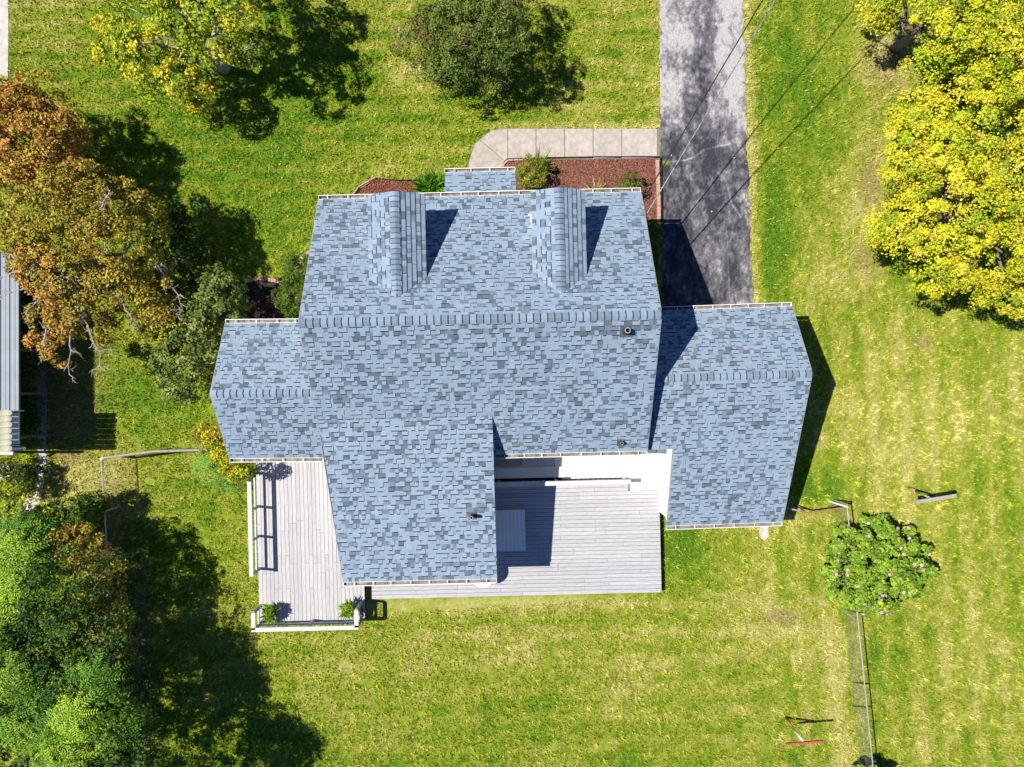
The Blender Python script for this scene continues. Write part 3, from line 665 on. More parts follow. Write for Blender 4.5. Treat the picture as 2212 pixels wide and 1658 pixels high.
# ---- dormers
def dormer(uc, hw, zr, ze, vf, seed):
    d = empty('dormer', fm(uc, vf - .3, ze)); d.parent = house
    vb = VR + (ZR - zr) * (VN - VR) / (ZR - ZE)            # ridge runs into the main slope here
    ve = VR + (ZR - ze) * (VN - VR) / (ZR - ZE)            # eaves run into it here
    up = .012
    for sd, sdd in ((-1, 0), (1, 1)):
        poly = [fm(uc + sd * hw, vf, ze), fm(uc, vf, zr), fm(uc, vb, zr + up), fm(uc + sd * hw, ve, ze + up)]
        a, b = (fm(uc + sd * hw, vf, ze), fm(uc + sd * hw, ve, ze))
        roof_plane(d, [poly], a, b, seed + sdd, E=.15, dark=.12, slab_t=.05, full=(sd > 0))  # full bands paint the course shadows on the slope away from the sun
    dl = (fm(uc - hw, vf, ze) - fm(uc, vf, zr)).normalized(); dr = (fm(uc + hw, vf, ze) - fm(uc, vf, zr)).normalized()
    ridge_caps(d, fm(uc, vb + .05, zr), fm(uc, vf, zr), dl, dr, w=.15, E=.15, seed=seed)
    # walls: front gable and two cheeks
    iw = hw - .10; vfw = vf - .16; zs = ze + .02
    zi = ze - .06 + (zr - ze) * .10 / hw
    mb = MB()
    mb.prism([fm(uc - iw, vfw, zmain(vfw) - .05), fm(uc + iw, vfw, zmain(vfw) - .05), fm(uc + iw, vfw, zi), fm(uc, vfw, zr - .08), fm(uc - iw, vfw, zi)],
             [fm(uc - iw, vfw - .1, zmain(vfw - .1) - .05), fm(uc + iw, vfw - .1, zmain(vfw - .1) - .05), fm(uc + iw, vfw - .1, zi), fm(uc, vfw - .1, zr - .08), fm(uc - iw, vfw - .1, zi)])
    fr = build(mb, 'gable_wall', 'siding', d)
    for sd in (-1, 1):
        mb = MB(); x0, x1 = uc + sd * iw, uc + sd * (iw - .05)
        pts = [(vfw - .101, zmain(vfw - .101) - .05), (ve, zmain(ve) - .05), (ve, zi), (vfw - .101, zi)]
        mb.prism([fm(x0, v, z) for v, z in pts], [fm(x1, v, z) for v, z in pts]); build(mb, 'cheek_wall', 'siding', d)
        trim(d, fm(uc + sd * hw, vf - .01, ze), fm(uc, vf - .01, zr), 'rake_trim', .02, .08, .06)
        trim(d, fm(uc + sd * (hw - .0), vf, ze), fm(uc + sd * (hw - .0), ve, ze), 'eave_trim', .02, .07, .055)
    window(fm, 'v', 0, uc, vfw, zmain(vfw) + .3, .75, .85, 1, fr)
    return d
def local(px, py, z, deg=1.35):
    p = P(px, py, z); return rot2(p.x, p.y, -deg)
dormer(local(851, 408, 5.22)[0], .84, 5.22, 4.86, 5.80, 31)
dormer(local(1207, 402, 5.22)[0], .79, 5.22, 4.88, 5.80, 41)
uD, vD = local(1149, 456, 4.2)
mb = MB(); mb.bar(fm(uD, vD, zmain(vD) + .05), fm(uD, vD - .45, zmain(vD - .45) + .05), .06, .05); mb.bar(fm(uD - .03, vD, zmain(vD) + .05), fm(uD - .09, vD, zmain(vD) + .05), .05, .05); build(mb, 'drip_elbow', 'white', roof_main)
# ---- porch roof
uP0, vP = local(961, 374, 2.62); uP1, _ = local(1113, 374, 2.62)
roof_por = empty('porch_roof', fm((uP0 + uP1) / 2, vP - .4, 2.6)); roof_por.parent = house
zp1 = 2.62 + .42 * (vP - 6.0) 
roof_plane(roof_por, [[fm(uP0, vP, 2.62), fm(uP1, vP, 2.62), fm(uP1, 5.84, zp1 + .07), fm(uP0, 5.84, zp1 + .07)]], fm(uP1, vP, 2.62), fm(uP0, vP, 2.62), 51, dark=.05, slab_t=.07)
gutter(roof_por, fm(uP0, vP, 2.60), fm(uP1, vP, 2.60), outN, hang=.55)
trim(roof_por, fm(uP0 + .02, vP, 2.62), fm(uP0 + .02, 5.85, zp1 + .07)); trim(roof_por, fm(uP1 - .02, vP, 2.62), fm(uP1 - .02, 5.85, zp1 + .07))
for u in (uP0 + .2, uP1 - .2):
    mb = MB(); mb.box(-.06, .06, -.06, .06, .25, 2.52); o = build(mb, 'porch_post', 'white', house); o.location = fm(u, vP - .2, .25)
mb = MB(); mb.prism([fm(uP0, 5.86, 0), fm(uP1, 5.86, 0), fm(uP1, vP - .05, 0), fm(uP0, vP - .05, 0)], [fm(uP0, 5.86, .28), fm(uP1, 5.86, .28), fm(uP1, vP - .05, .28), fm(uP0, vP - .05, .28)]); build(mb, 'porch_stoop', 'grey_conc', house)
mb = MB(); um = (uP0 + uP1) / 2; mb.prism([fm(um - .47, 5.855, .29), fm(um + .47, 5.855, .29), fm(um + .47, 5.90, .29), fm(um - .47, 5.90, .29)], [fm(um - .47, 5.855, 2.35), fm(um + .47, 5.855, 2.35), fm(um + .47, 5.90, 2.35), fm(um - .47, 5.90, 2.35)]); build(mb, 'door', 'redpaint', house)
# ---- roof vents
def vent(parent, px, py, zf, h, r, f, zfun, lean=0.0):
    z = 4.0
    for _ in range(30):
        u, v = local(px, py, z); z = zfun(v)
    fs = .05 + r * 1.5; p = fm(u, v, z); up = Vector((lean, 0, 1)).normalized()
    mb = MB(); e1 = fm(1, 0, 0); s1 = Vector(fm(0, 1, (zfun(v + .5) - zfun(v - .5)))).normalized(); nn = e1.cross(s1).normalized()
    q = [p + e1 * a + s1 * b + nn * .02 for a, b in ((-fs, -fs), (fs, -fs), (fs, fs * 1.1), (-fs, fs * 1.1))]
    mb.prism([x - nn * .012 for x in q], q); fl = build(mb, 'flashing', 'flash', parent)
    mb = MB(); n = 12; ring = lambda hh, rr: [p + up * hh + Vector((math.cos(2 * math.pi * k / n) * rr, math.sin(2 * math.pi * k / n) * rr, 0)) for k in range(n)]
    a, b, c, d2 = ring(-.03, r * 1.35), ring(h, r), ring(h, r * .72), ring(h - .15, r * .7)
    for x, y, mi in ((a, b, 0), (b, c, 2), (c, d2, 1)):
        for k in range(n): mb.poly([x[k], x[(k + 1) % n], y[(k + 1) % n], y[k]], mi=mi)
    mb.poly(d2, mi=1); build(mb, 'vent_pipe', ['pipe', 'pipe_in', 'galv'], parent)
vent(roof_main, 1352, 716, 5.4, .30, .085, fm, zmain)
vent(roof_main, 1341, 957, 3.4, .22, .05, fm, zmain)
vent(roof_ext, 1021, 1114, 3.1, .42, .055, fm, zext, -.05)
finish_shingles()
# ---- back door on the extension's right wall
ua = UXR - .12; vm = local(1080, 1148, .8)[1]
mb = MB(); mb.prism([fm(ua, vm - .45, .35), fm(ua + .05, vm - .45, .35), fm(ua + .05, vm + .45, .35), fm(ua, vm + .45, .35)], [fm(ua, vm - .45, 2.15), fm(ua + .05, vm - .45, 2.15), fm(ua + .05, vm + .45, 2.15), fm(ua, vm + .45, 2.15)]); build(mb, 'door', 'white', house)

# ================================================================== DECKS, LANDING, BASEMENT STAIR
ZD = 0.34
def plank_poly(parent, pts, z, mat, t=0.032):
    mb = MB(); 
    if sum((a.x * b.y - b.x * a.y) for a, b in zip(pts, pts[1:] + pts[:1])) < 0: pts = pts[::-1]
    mb.prism([Vector((p.x, p.y, z - t)) for p in pts], [Vector((p.x, p.y, z)) for p in pts]); build(mb, 'plank', mat, parent)
# west deck, boards run up and down the photograph
dw = empty('wooden_deck', P(645, 1180, 0), 'whitewashed wooden deck with white railings beside the left wing', 'deck')
u0, v1 = local(552, 985, ZD); u1 = -5.19; v0 = local(600, 1346, ZD)[1]; vmid0 = -5.72; uS1 = local(788, 1300, ZD)[0]
pw = 0.142; k = 0; u = u0
rnd = random.Random(4)
while u < uS1 - .02:
    w = min(pw, uS1 - u); top = v1 if u + w / 2 < u1 else -5.82
    cuts = [v0]
    if top > -3:
        c1 = local(600, 1240, ZD)[1] + rnd.choice([0, .35, -.55, 1.9]); c2 = c1 + rnd.choice([1.2, 1.45, 2.4]); cuts += [c for c in (c1, c2) if v0 < c < top - .3]
    cuts.append(top); cuts.sort()
    for a, b in zip(cuts, cuts[1:]):
        plank_poly(dw, [fm(u + .006, a + .004, 0), fm(u + w - .006, a + .004, 0), fm(u + w - .006, b - .004, 0), fm(u + .006, b - .004, 0)], ZD + rnd.uniform(-.003, .003), 'deckns')
    u += pw
mb = MB(); q = [fm(u0 + .03, v0 + .03, 0), fm(uS1 - .03, v0 + .03, 0), fm(uS1 - .03, -5.85, 0), fm(u1 - .01, -5.85, 0), fm(u1 - .01, v1 - .02, 0), fm(u0 + .03, v1 - .02, 0)]
mb.prism([Vector((p.x, p.y, .01)) for p in q], [Vector((p.x, p.y, ZD - .04)) for p in q]); build(mb, 'deck_frame', 'deckdark', dw)
def railing(parent, a, b, posts, f, zt=1.19, cap_w=.14, mids=(0.34,), postmat='greypost', capname='rail_cap', capmat='rail', ext=0.06):
    A = f(*a, 0); B = f(*b, 0); d = (B - A).normalized()
    mb = MB(); mb.bar(A - d * ext + Vector((0, 0, zt)), B + d * ext + Vector((0, 0, zt)), cap_w, .036); build(mb, capname, capmat, parent)
    for m in mids:
        mb = MB(); mb.bar(A + Vector((0, 0, ZD + m)), B + Vector((0, 0, ZD + m)), .045, .09); build(mb, 'rail', 'rail', parent)
    for t in posts:
        p = A.lerp(B, t); mb = MB(); mb.bar(p + Vector((0, 0, .02)), p + Vector((0, 0, zt - .018)), .088, .088, up=(d.y, -d.x, 0)); build(mb, 'post', postmat, parent)
ur = u0 + .07
va = local(560, 1022, ZD)[1]; vb_ = local(566, 1228, ZD)[1]
railing(dw, (ur, va), (ur, vb_), (0.0, .35, .66, 1.0), fm)
vc = local(566, 1308, ZD)[1]; vs = v0 + .06; ue = local(781, 1330, ZD)[0]
railing(dw, (ur + .03, vc), (ur + .03, vs), (0.0,), fm, ext=.0)
railing(dw, (ur + .03, vs), (ue, vs), (0.0, .52, 1.0), fm, ext=.07)
railing(dw, (ue, vs), (ue, vc + .02), (1.0,), fm, ext=.0)
# wrought-iron scroll panel on the right end rail
mb = MB()
def scroll(c, r, turns, sgn):
    pts = []
    for i in range(26):
        t = i / 25; a = sgn * t * turns * 2 * math.pi + 1.2; rr = r * (1 - .8 * t)
        pts.append(c + fm(0, 1, 0) * (math.cos(a) * rr) + Vector((0, 0, 1)) * (math.sin(a) * rr))
    return pts
for j, (zz, sg) in enumerate(((.52, 1), (.72, -1), (.92, 1))):
    for w in (.3, .68):
        c = fm(ue + .07, vs + (vc - vs) * w, zz); mb.tube(scroll(c, .13, 1.6, sg), .009, 5)
build(mb, 'iron_scroll', 'iron', dw)
# step between the deck and the strip
# east deck, boards run across
de = empty('wooden_deck', P(1250, 1170, 0), 'grey white wooden deck in the corner between rear extension and garage', 'deck')
uE0 = UXR - .10; uE1 = local(1427, 1180, ZD)[0]; vT = local(1250, 1040, ZD)[1]; vB2 = local(1100, 1288, ZD)[1]; uN = local(1357, 1050, ZD)[0]; vN2 = local(1400, 1061, ZD)[1]; uST = local(803, 1285, ZD)[0]
v = vB2; kk = 0
while v < vT:
    w = min(pw, vT - v)
    left = uST if v + w < VX + .34 else uE0 ; right = uN if v + w / 2 > vN2 else uE1
    cuts = [left, right]; x = left + rnd.choice([1.6, 2.4, 3.1, 3.66])
    while x < right - .6: cuts.append(x); x += rnd.choice([2.44, 3.05, 3.66])
    cuts.sort()
    for a, b in zip(cuts, cuts[1:]):
        plank_poly(de, [fm(a + .004, v + .0055, 0), fm(b - .004, v + .0055, 0), fm(b - .004, v + w - .0055, 0), fm(a + .004, v + w - .0055, 0)], ZD + rnd.uniform(-.003, .003), 'deck')
    v += pw; kk += 1
mb = MB(); q = [fm(uST + .03, vB2 + .03, 0), fm(uE1 - .03, vB2 + .03, 0), fm(uE1 - .03, vN2 - .02, 0), fm(uN - .03, vN2 - .02, 0), fm(uN - .03, vT - .02, 0), fm(uE0, vT - .02, 0), fm(uE0, VX + .33, 0), fm(uST + .03, VX + .33, 0)]
mb.prism([Vector((p.x, p.y, .01)) for p in q], [Vector((p.x, p.y, ZD - .04)) for p in q]); build(mb, 'deck_frame', 'deckdark', de)
# stair rail on the deck's far side
uq0 = uE0 + .12; uq1 = local(1352, 1042, ZD)[0]; vq = vT + .03
railing(de, (uq0, vq), (uq1, vq), (0.02, .46, .99), fm, zt=.98, cap_w=.15, mids=(.5, .12), postmat='rail')
for i in range(26):
    p = fm(uq0 + (uq1 - uq0) * (i + .5) / 26, vq, 0); mb = MB(); mb.bar(p + Vector((0, 0, .25)), p + Vector((0, 0, .86)), .03, .03); build(mb, 'baluster', 'rail', de)
# white landing and stair down to the basement
ld = empty('concrete_landing', P(1330, 1010, 0)); tag(ld, kind='structure')
ZL = .20
vh = VS + .33
def slabuv(pts, z0, z1, name, mat, parent=None):
    mb = MB(); q = [fm(a, b, 0) for a, b in pts]
    if sum((a.x * b.y - b.x * a.y) for a, b in zip(q, q[1:] + q[:1])) < 0: q = q[::-1]
    mb.prism([Vector((p.x, p.y, z0)) for p in q], [Vector((p.x, p.y, z1)) for p in q]); return build(mb, name, mat, parent)
uL0 = local(1232, 1000, 0)[0]; uL1 = local(1428, 1000, ZL)[0] + .35
vl0 = local(1250, 1034, ZL)[1]; vst = local(1250, 1008, ZL)[1]
slabuv([(uL0, vl0 + .0), (uN - .0, vl0), (uN - .0, vN2 + .004), (uE1 + .25, vN2 + .004), (uE1 + .25, vh), (uL0, vh)], -.1, ZL, 'landing_slab', 'white_conc', ld)
slabuv([(uE0, vl0 + .06), (uL0 - .004, vl0 + .06), (uL0 - .004, vst), (uE0, vst)], -1.6, ZL + .02, 'retaining_wall', 'white_conc', ld)
slabuv([(uE0, vT - .015), (uN, vT - .015), (uN, vl0 - .004), (uL0 - .004, vl0 - .004), (uL0 - .004, vl0 + .055), (uE0, vl0 + .055)], -.05, .03, 'gap_shade_soil', 'soil', ld)  # dark soil sheet standing in for the shade in the gap by the deck
for i in range(6):
    a1 = uL0 - .003 - i * .29; a0 = a1 - .287
    slabuv([(a0, vst + .003), (a1, vst + .003), (a1, vh), (a0, vh)], -1.7, ZL - .075 * (i + 1), 'step', 'white_conc', ld)
slabuv([(uE0, vst + .003), (uL0 - 6 * .29 - .005, vst + .003), (uL0 - 6 * .29 - .005, vh), (uE0, vh)], -1.8, ZL - .52, 'well_floor', 'grey_conc', ld)
# low white boarded platform against the extension wall
bn = empty('slatted_bench', P(1106, 1146, 0), 'low white slatted platform bench in the shade of the extension wall', 'bench')
bn.location.z = ZD; WLOC[bn] = Vector(bn.location)
ub0 = UXR - .08; ub1 = local(1135, 1146, .82)[0]; vb0 = local(1106, 1191, .82)[1]; vb1 = local(1106, 1102, .82)[1]; nsl = 8
for i in range(nsl):
    a = ub0 + (ub1 - ub0) * i / nsl; b = ub0 + (ub1 - ub0) * (i + 1) / nsl; mb = MB(); z = ZD + .46 + .004 * (i % 2)
    q = [(a + .004, vb0), (b - .004, vb0), (b - .004, vb1), (a + .004, vb1)]; mb.prism([fm(x, y, z - .03) for x, y in q], [fm(x, y, z) for x, y in q]); build(mb, 'slat', 'white', bn)
for x in (ub0 + .08, ub1 - .08):
    for y in (vb0 + .1, vb1 - .1):
        mb = MB(); mb.bar(fm(x, y, ZD + .004), fm(x, y, ZD + .43), .08, .08, up=(1, 0, 0)); build(mb, 'leg', 'white', bn)
# white round patio table tucked under the rear eave
def patio_table():
    c = P(1043, 1243, 1.05); c.z = ZD
    t = empty('patio_table', c, 'round white patio table half under the rear eave', 'table')
    n = 36; r = .44
    mb = MB(); ring = lambda z, rr: [c + Vector((math.cos(2 * math.pi * k / n) * rr, math.sin(2 * math.pi * k / n) * rr, z)) for k in range(n)]
    mb.prism(ring(.69, r - .01), ring(.705, r)); mb.prism(ring(.7055, r), ring(.72, r - .012)); build(mb, 'table_top', 'white', t)
    for k in range(4):
        a = k * math.pi / 2 + .6; d = Vector((math.cos(a), math.sin(a), 0))
        mb = MB(); mb.tube([c + d * .34 + Vector((0, 0, .0)), c + d * .26 + Vector((0, 0, .4)), c + d * .3 + Vector((0, 0, .69))], .018, 6); build(mb, 'leg', 'white', t)
patio_table()

# ================================================================== VEGETATION
def unit(v): return v / (np.linalg.norm(v, axis=-1, keepdims=True) + 1e-9)
def leaf_cards(c, n, L, W, col, fold=.12, t=None):
    """bent four-point leaves: c centres, n normals, L/W lengths"""
    N = len(c); n = unit(n)
    if t is None: t = RNG.normal(size=(N, 3))
    t = unit(t - n * (t * n).sum(1, keepdims=True)); b = np.cross(n, t)
    L = np.broadcast_to(L, N)[:, None]; W = np.broadcast_to(W, N)[:, None]
    v = np.stack([c - t * L * .5, c + b * W * .5 + n * W * fold - t * L * .06, c + t * L * .5 - n * L * .08, c - b * W * .5 + n * W * fold - t * L * .06], 1)
    return v.reshape(-1, 3), np.repeat(col[:, None], 4, 1).reshape(-1, 3)
def pal(cols, k, jit=.12):
    a = np.array(cols)[RNG.integers(0, len(cols), k)]
    return a * np.array([1.0, 1.03, .62]) * RNG.normal(1, jit, (k, 1)).clip(.55, 1.5)
def lobe_clumps(lobe, ncl, upb=.25, inner=.25):
    px, py, z, rx, ry, rz = lobe[:6]
    c = np.array(P(px, py, z)); r = np.array([rx, ry, rz])
    d = RNG.normal(size=(ncl * 3, 3)); d[:, 2] += upb * 1.2; d = unit(d); d = d[d[:, 2] > -.55][:ncl]
    rad = np.where(RNG.random(len(d)) < inner, RNG.uniform(.35, .8, len(d)), RNG.uniform(.8, 1.06, len(d)))
    bumpy = .86 + .3 * vnoise(d[:, 0] * 2.3 + px * .1, d[:, 1] * 2.3 + d[:, 2] * 1.7 + py * .1, 71)
    p = c + d * r * (rad * bumpy)[:, None]
    return p, unit(d / r), c
def crown(parent, lobes, dens=1.0, clump_r=.34, per=60, leaf=(.09, .055), cols=None, upm=.7, spread=.75, flat=.38, name='crown', clumpjit=.10, inner=.36):
    V = []; C = []
    for lb in lobes:
        cl = lb[6] if len(lb) > 6 else cols
        rx, ry, rz = lb[3:6]
        ncl = int(dens * (rx * ry + rx * rz + ry * rz) * 4.2 / (clump_r ** 2 * 3.0)) + 6
        p, nn, ctr = lobe_clumps(lb, ncl, inner=inner)
        n = len(p); rc = clump_r * RNG.uniform(.6, 1.35, n); m = per
        idx = np.repeat(np.arange(n), m)
        nrm = unit(nn[idx] + np.array([0, 0, upm]))
        off = RNG.normal(size=(n * m, 3)); off = unit(off) * (RNG.random((n * m, 1)) ** .45)
        hn = (off * nrm).sum(1, keepdims=True); off = off - nrm * hn * (1 - flat)
        dome = (1 - (off ** 2).sum(1, keepdims=True)) * .30
        pos = p[idx] + (off + nrm * dome) * rc[idx][:, None]
        pos[:, 2] = np.maximum(pos[:, 2], .05)
        ln = unit(nrm + off * .5 + RNG.normal(size=(n * m, 3)) * spread)
        cc = pal(cl, n, clumpjit)[idx] * RNG.normal(1, .16, (n * m, 1)).clip(.5, 1.6)
        sz = RNG.uniform(.65, 1.3, n * m)
        v, c = leaf_cards(pos, ln, leaf[0] * sz, leaf[1] * sz, cc); V.append(v); C.append(c)
    V = np.concatenate(V); C = np.concatenate(C)
    o = fast_mesh(name, V, np.arange(len(V)).reshape(-1, 4), C, 'leaf', parent, tuple(WLOC[parent])); o.location = (0, 0, 0)
    tag(o, kind='stuff'); return o
def fronds(parent, lobes, n_ros, cols, L=(.45, .75), per=7, leaflet=(.12, .04), name='crown', pairs=9):
    """rosettes of pinnate fronds (sumac, tree of heaven)"""
    V = []; C = []
    for lb in lobes:
        cl = lb[6] if len(lb) > 6 else cols
        p, nn, ctr = lobe_clumps(lb, n_ros, inner=.15)
        for i in range(len(p)):
            base_c = pal(cl, 1, .14)[0]; a0 = RNG.uniform(0, 6.28); k = RNG.integers(per - 2, per + 2)
            up = unit((nn[i] + np.array([0, 0, .9]))[None])[0]
            for j in range(k):
                a = a0 + j * 2.4; ln = RNG.uniform(*L)
                ax = np.array([math.cos(a), math.sin(a), 0]); d = unit((ax - up * ax.dot(up))[None])[0]
                s = np.linspace(.12, 1, pairs); rise = .25 * s - .45 * s ** 2
                axis = p[i] + d * (s * ln)[:, None] + up * (rise * ln)[:, None]
                side = np.cross(up, d)
                for sg in (-1, 1):
                    t = np.tile(d * .45 + side * sg * .9, (pairs, 1)) - up * .15
                    ll = leaflet[0] * (1.1 - .55 * np.abs(s - .45)) * ln / .6; c = axis + unit(t) * (ll * .5)[:, None]
                    cc = base_c * RNG.normal(1, .12, (pairs, 1)).clip(.6, 1.4)
                    v, q = leaf_cards(c, np.tile(up, (pairs, 1)) + RNG.normal(size=(pairs, 3)) * .25, ll, leaflet[1] * np.ones(pairs), cc, t=t); V.append(v); C.append(q)
    V = np.concatenate(V); C = np.concatenate(C); V[:, 2] = np.maximum(V[:, 2], .04)
    o = fast_mesh(name, V, np.arange(len(V)).reshape(-1, 4), C, 'leaf', parent, tuple(WLOC[parent])); o.location = (0, 0, 0)
    tag(o, kind='stuff'); return o
def wander(a, b, n=5, j=.06, seed=0):
    r = random.Random(seed); a, b = Vector(a), Vector(b); L = (b - a).length; pts = [a]
    for i in range(1, n):
        pts.append(a.lerp(b, i / n) + Vector((r.uniform(-1, 1), r.uniform(-1, 1), r.uniform(-1, 1))) * L * j)
    return pts + [b]
def woody(parent, base, fork, targets, r0, mat='bark', seed=0, twigs=True):
    r = random.Random(seed); mb = MB(); base, fork = Vector(base), Vector(fork)
    tr = wander(base, fork, 5, .03, seed); mb.tube([base - Vector((0, 0, .05))] + tr[1:], [r0 * 1.45] + [r0 * (1 - .07 * i) for i in range(len(tr) - 1)], 9)
    build(mb, 'trunk', mat, parent, smooth=True)
    for i, t in enumerate(targets):
        t = Vector(t); mb = MB(); pts = wander(fork - Vector((0, 0, .1)), t, 5, .07, seed + i + 1)
        mb.tube(pts, [r0 * .55 * (1 - .14 * k) for k in range(len(pts))], 6)
        if twigs:
            for q in range(5):
                s = pts[2 + q % 3]; e = s + Vector((r.uniform(-1, 1), r.uniform(-1, 1), r.uniform(.1, .8))) * .8
                mb.tube(wander(s, e, 3, .08, seed + q), [r0 * .22, r0 * .16, r0 * .1, r0 * .05], 4)
        build(mb, 'branch', mat, parent, smooth=True)
def lobe_tops(lobes): return [P(l[0], l[1], l[2]) + Vector((0, 0, l[5] * .3)) for l in lobes]

YG = [(.52, .48, .035), (.38, .42, .03), (.60, .50, .035), (.30, .37, .027), (.24, .31, .025)]
YEL = [(.60, .54, .04), (.54, .51, .035), (.66, .57, .07), (.44, .48, .03), (.64, .54, .09), (.32, .40, .025), (.52, .46, .04)]
YELG = [(.46, .49, .03), (.36, .43, .025), (.54, .51, .035), (.28, .37, .025)]
ORA = [(.52, .26, .10), (.46, .27, .08), (.56, .29, .11), (.42, .28, .08), (.48, .34, .09)]
OLI = [(.37, .29, .06), (.32, .26, .05), (.42, .33, .07), (.25, .23, .045), (.36, .25, .06)]
GRN = [(.085, .155, .022), (.115, .19, .025), (.065, .125, .02), (.15, .22, .035)]
GLS = [(.12, .17, .05), (.09, .145, .045), (.17, .22, .075), (.23, .28, .11)]
GBR = [(.15, .20, .055), (.11, .17, .045), (.19, .23, .075), (.12, .18, .045)]
BRN = [(.22, .17, .10), (.19, .16, .08), (.25, .20, .12)]
SUM = [(.085, .23, .025), (.12, .28, .03), (.065, .17, .02), (.22, .34, .045)]
DKG = [(.040, .10, .02), (.06, .135, .025), (.028, .075, .018), (.09, .165, .03)]

# tree upper left: thin yellow-green crown, leaning trunk in view
t = empty('maple_tree', P(487, 150), 'sparse yellow green tree with visible leaning trunk on the front lawn', 'tree')
YT = [(.46, .47, .035), (.34, .41, .03), (.56, .49, .035), (.27, .35, .027), (.22, .30, .025)]
L1 = [(330, 60, 3.0, 1.5, 1.5, 1.0, YT), (440, 20, 3.9, 1.6, 1.5, 1.1, YT), (270, 95, 2.6, 1.0, .9, .7, YG), (372, 150, 2.5, .9, .9, .6, YT), (505, 0, 3.2, .8, .8, .6, GLS), (540, 110, 2.2, .5, .35, .3, GBR), (470, -70, 3.6, 1.8, 1.5, 1.1, YT), (355, -60, 3.4, 1.6, 1.2, 1.0, YT), (425, 195, 2.0, .55, .7, .4, YG), (545, -60, 3.0, .9, 1.0, .7, YT), (330, 185, 2.0, .5, .4, .35, YT)]
crown(t, L1, dens=.42, clump_r=.32, per=76, leaf=(.105, .08), upm=.9, spread=.6, inner=.3)
woody(t, P(487, 150), P(430, 103, 2.0), lobe_tops(L1), .17, 'palebark', 3)
# tree upper centre
t = empty('crabapple_tree', P(1015, 158), 'dense dull green rounded tree with brown tinged side above the front door', 'tree')
L2 = [(1028, 46, 3.0, 1.35, 1.3, 1.1, GBR), (1088, 86, 2.7, .95, 1.0, .9, GBR), (958, 6, 2.3, 1.2, 1.1, 1.0, GBR + GRN), (908, 96, 1.8, .85, .75, .7, BRN + GBR), (978, 151, 2.0, .8, .75, .7, GBR), (1068, 161, 1.4, .5, .4, .5, GBR), (1068, -24, 2.3, 1.2, 1.0, .9, BRN + GBR), (938, 51, 2.0, .7, .7, .7, BRN), (968, -64, 2.0, 1.0, .8, .8, GRN), (1053, 121, 1.9, .7, .5, .7, GBR), (928, 151, 1.3, .5, .4, .4, GBR)]
crown(t, L2, dens=.85, clump_r=.25, per=74, leaf=(.075, .045), spread=.8)
woody(t, P(1015, 158), P(1010, 98, 1.2), lobe_tops(L2), .12, 'bark', 5)
# autumn trees along the left boundary
t = empty('maple_tree', P(185, 330), 'orange red autumn tree at the left edge of the photo', 'tree')
L3 = [(50, 300, 2.9, 1.6, 1.5, 1.2, ORA), (125, 290, 2.5, 1.0, 1.1, .9, ORA + OLI), (60, 215, 2.4, 1.0, .75, .8, ORA + OLI), (-20, 250, 2.6, 1.3, 1.2, 1.0, ORA), (100, 365, 2.6, 1.0, .7, .9, ORA), (10, 390, 2.7, 1.2, .9, .9, OLI + ORA), (150, 345, 2.1, .65, .75, .7, GBR + OLI)]
crown(t, L3, dens=.85, clump_r=.27, per=66, leaf=(.095, .065), spread=.75)
woody(t, P(185, 345), P(140, 320, 1.3), lobe_tops(L3), .14, 'bark', 8)
t = empty('oak_tree', P(300, 600), 'large olive brown autumn tree with bare pale twigs beside the neighbouring roof', 'tree')
L4 = [(170, 440, 3.3, 1.6, 1.3, 1.1, OLI), (90, 500, 3.2, 1.2, 1.3, 1.0, OLI), (240, 530, 3.4, 1.5, 1.4, 1.1, OLI), (130, 590, 3.3, 1.3, 1.3, 1.0, OLI + ORA), (290, 470, 2.9, .95, 1.0, .9, OLI), (215, 640, 3.0, 1.3, 1.0, .9, OLI), (300, 620, 2.7, 1.0, 1.1, .8, OLI), (130, 690, 2.9, .85, .75, .6, OLI + ORA), (60, 560, 3.0, .65, .7, .6, OLI), (225, 715, 2.5, .55, .4, .4, OLI), (120, 765, 2.7, .5, .45, .35, ORA + OLI), (85, 735, 2.7, .35, .3, .3, ORA), (345, 680, 2.4, .7, .7, .6, OLI), (390, 720, 2.2, .5, .5, .4, OLI + YG), (180, 390, 3.2, .9, .6, .7, OLI + ORA)]
crown(t, L4, dens=.68, clump_r=.26, per=66, leaf=(.095, .06), spread=.75)
woody(t, P(300, 605), P(235, 585, 1.5), lobe_tops(L4[:9]), .16, 'palebark', 9)
def bare_twigs(parent, starts, seed):
    r = random.Random(seed)
    for (x0, y0, z0, x1, y1, z1) in starts:
        a, b = P(x0, y0, z0), P(x1, y1, z1); mb = MB(); pts = wander(a, b, 6, .05, r.randint(0, 999)); mb.tube(pts, [.035 - .004 * k for k in range(len(pts))], 5)
        L = (b - a).length
        for i in range(1, len(pts)):
            for q in range(2):
                d = (pts[i] - pts[i - 1]).normalized(); e = pts[i] + (d + Vector((r.uniform(-1, 1), r.uniform(-1, 1), r.uniform(-.3, .3)))).normalized() * r.uniform(.18, .34) * L * .6
                tw = wander(pts[i], e, 3, .1, r.randint(0, 999)); mb.tube(tw, [.016, .013, .009, .005], 4)
                for w in range(2):
                    e2 = tw[2] + Vector((r.uniform(-1, 1), r.uniform(-1, 1), r.uniform(-.2, .2))) * .22; mb.tube([tw[2], tw[2].lerp(e2, .5) + Vector((r.uniform(-.02, .02),) * 3), e2], [.008, .006, .004], 3)
        build(mb, 'bare_branch', 'palebark', parent)
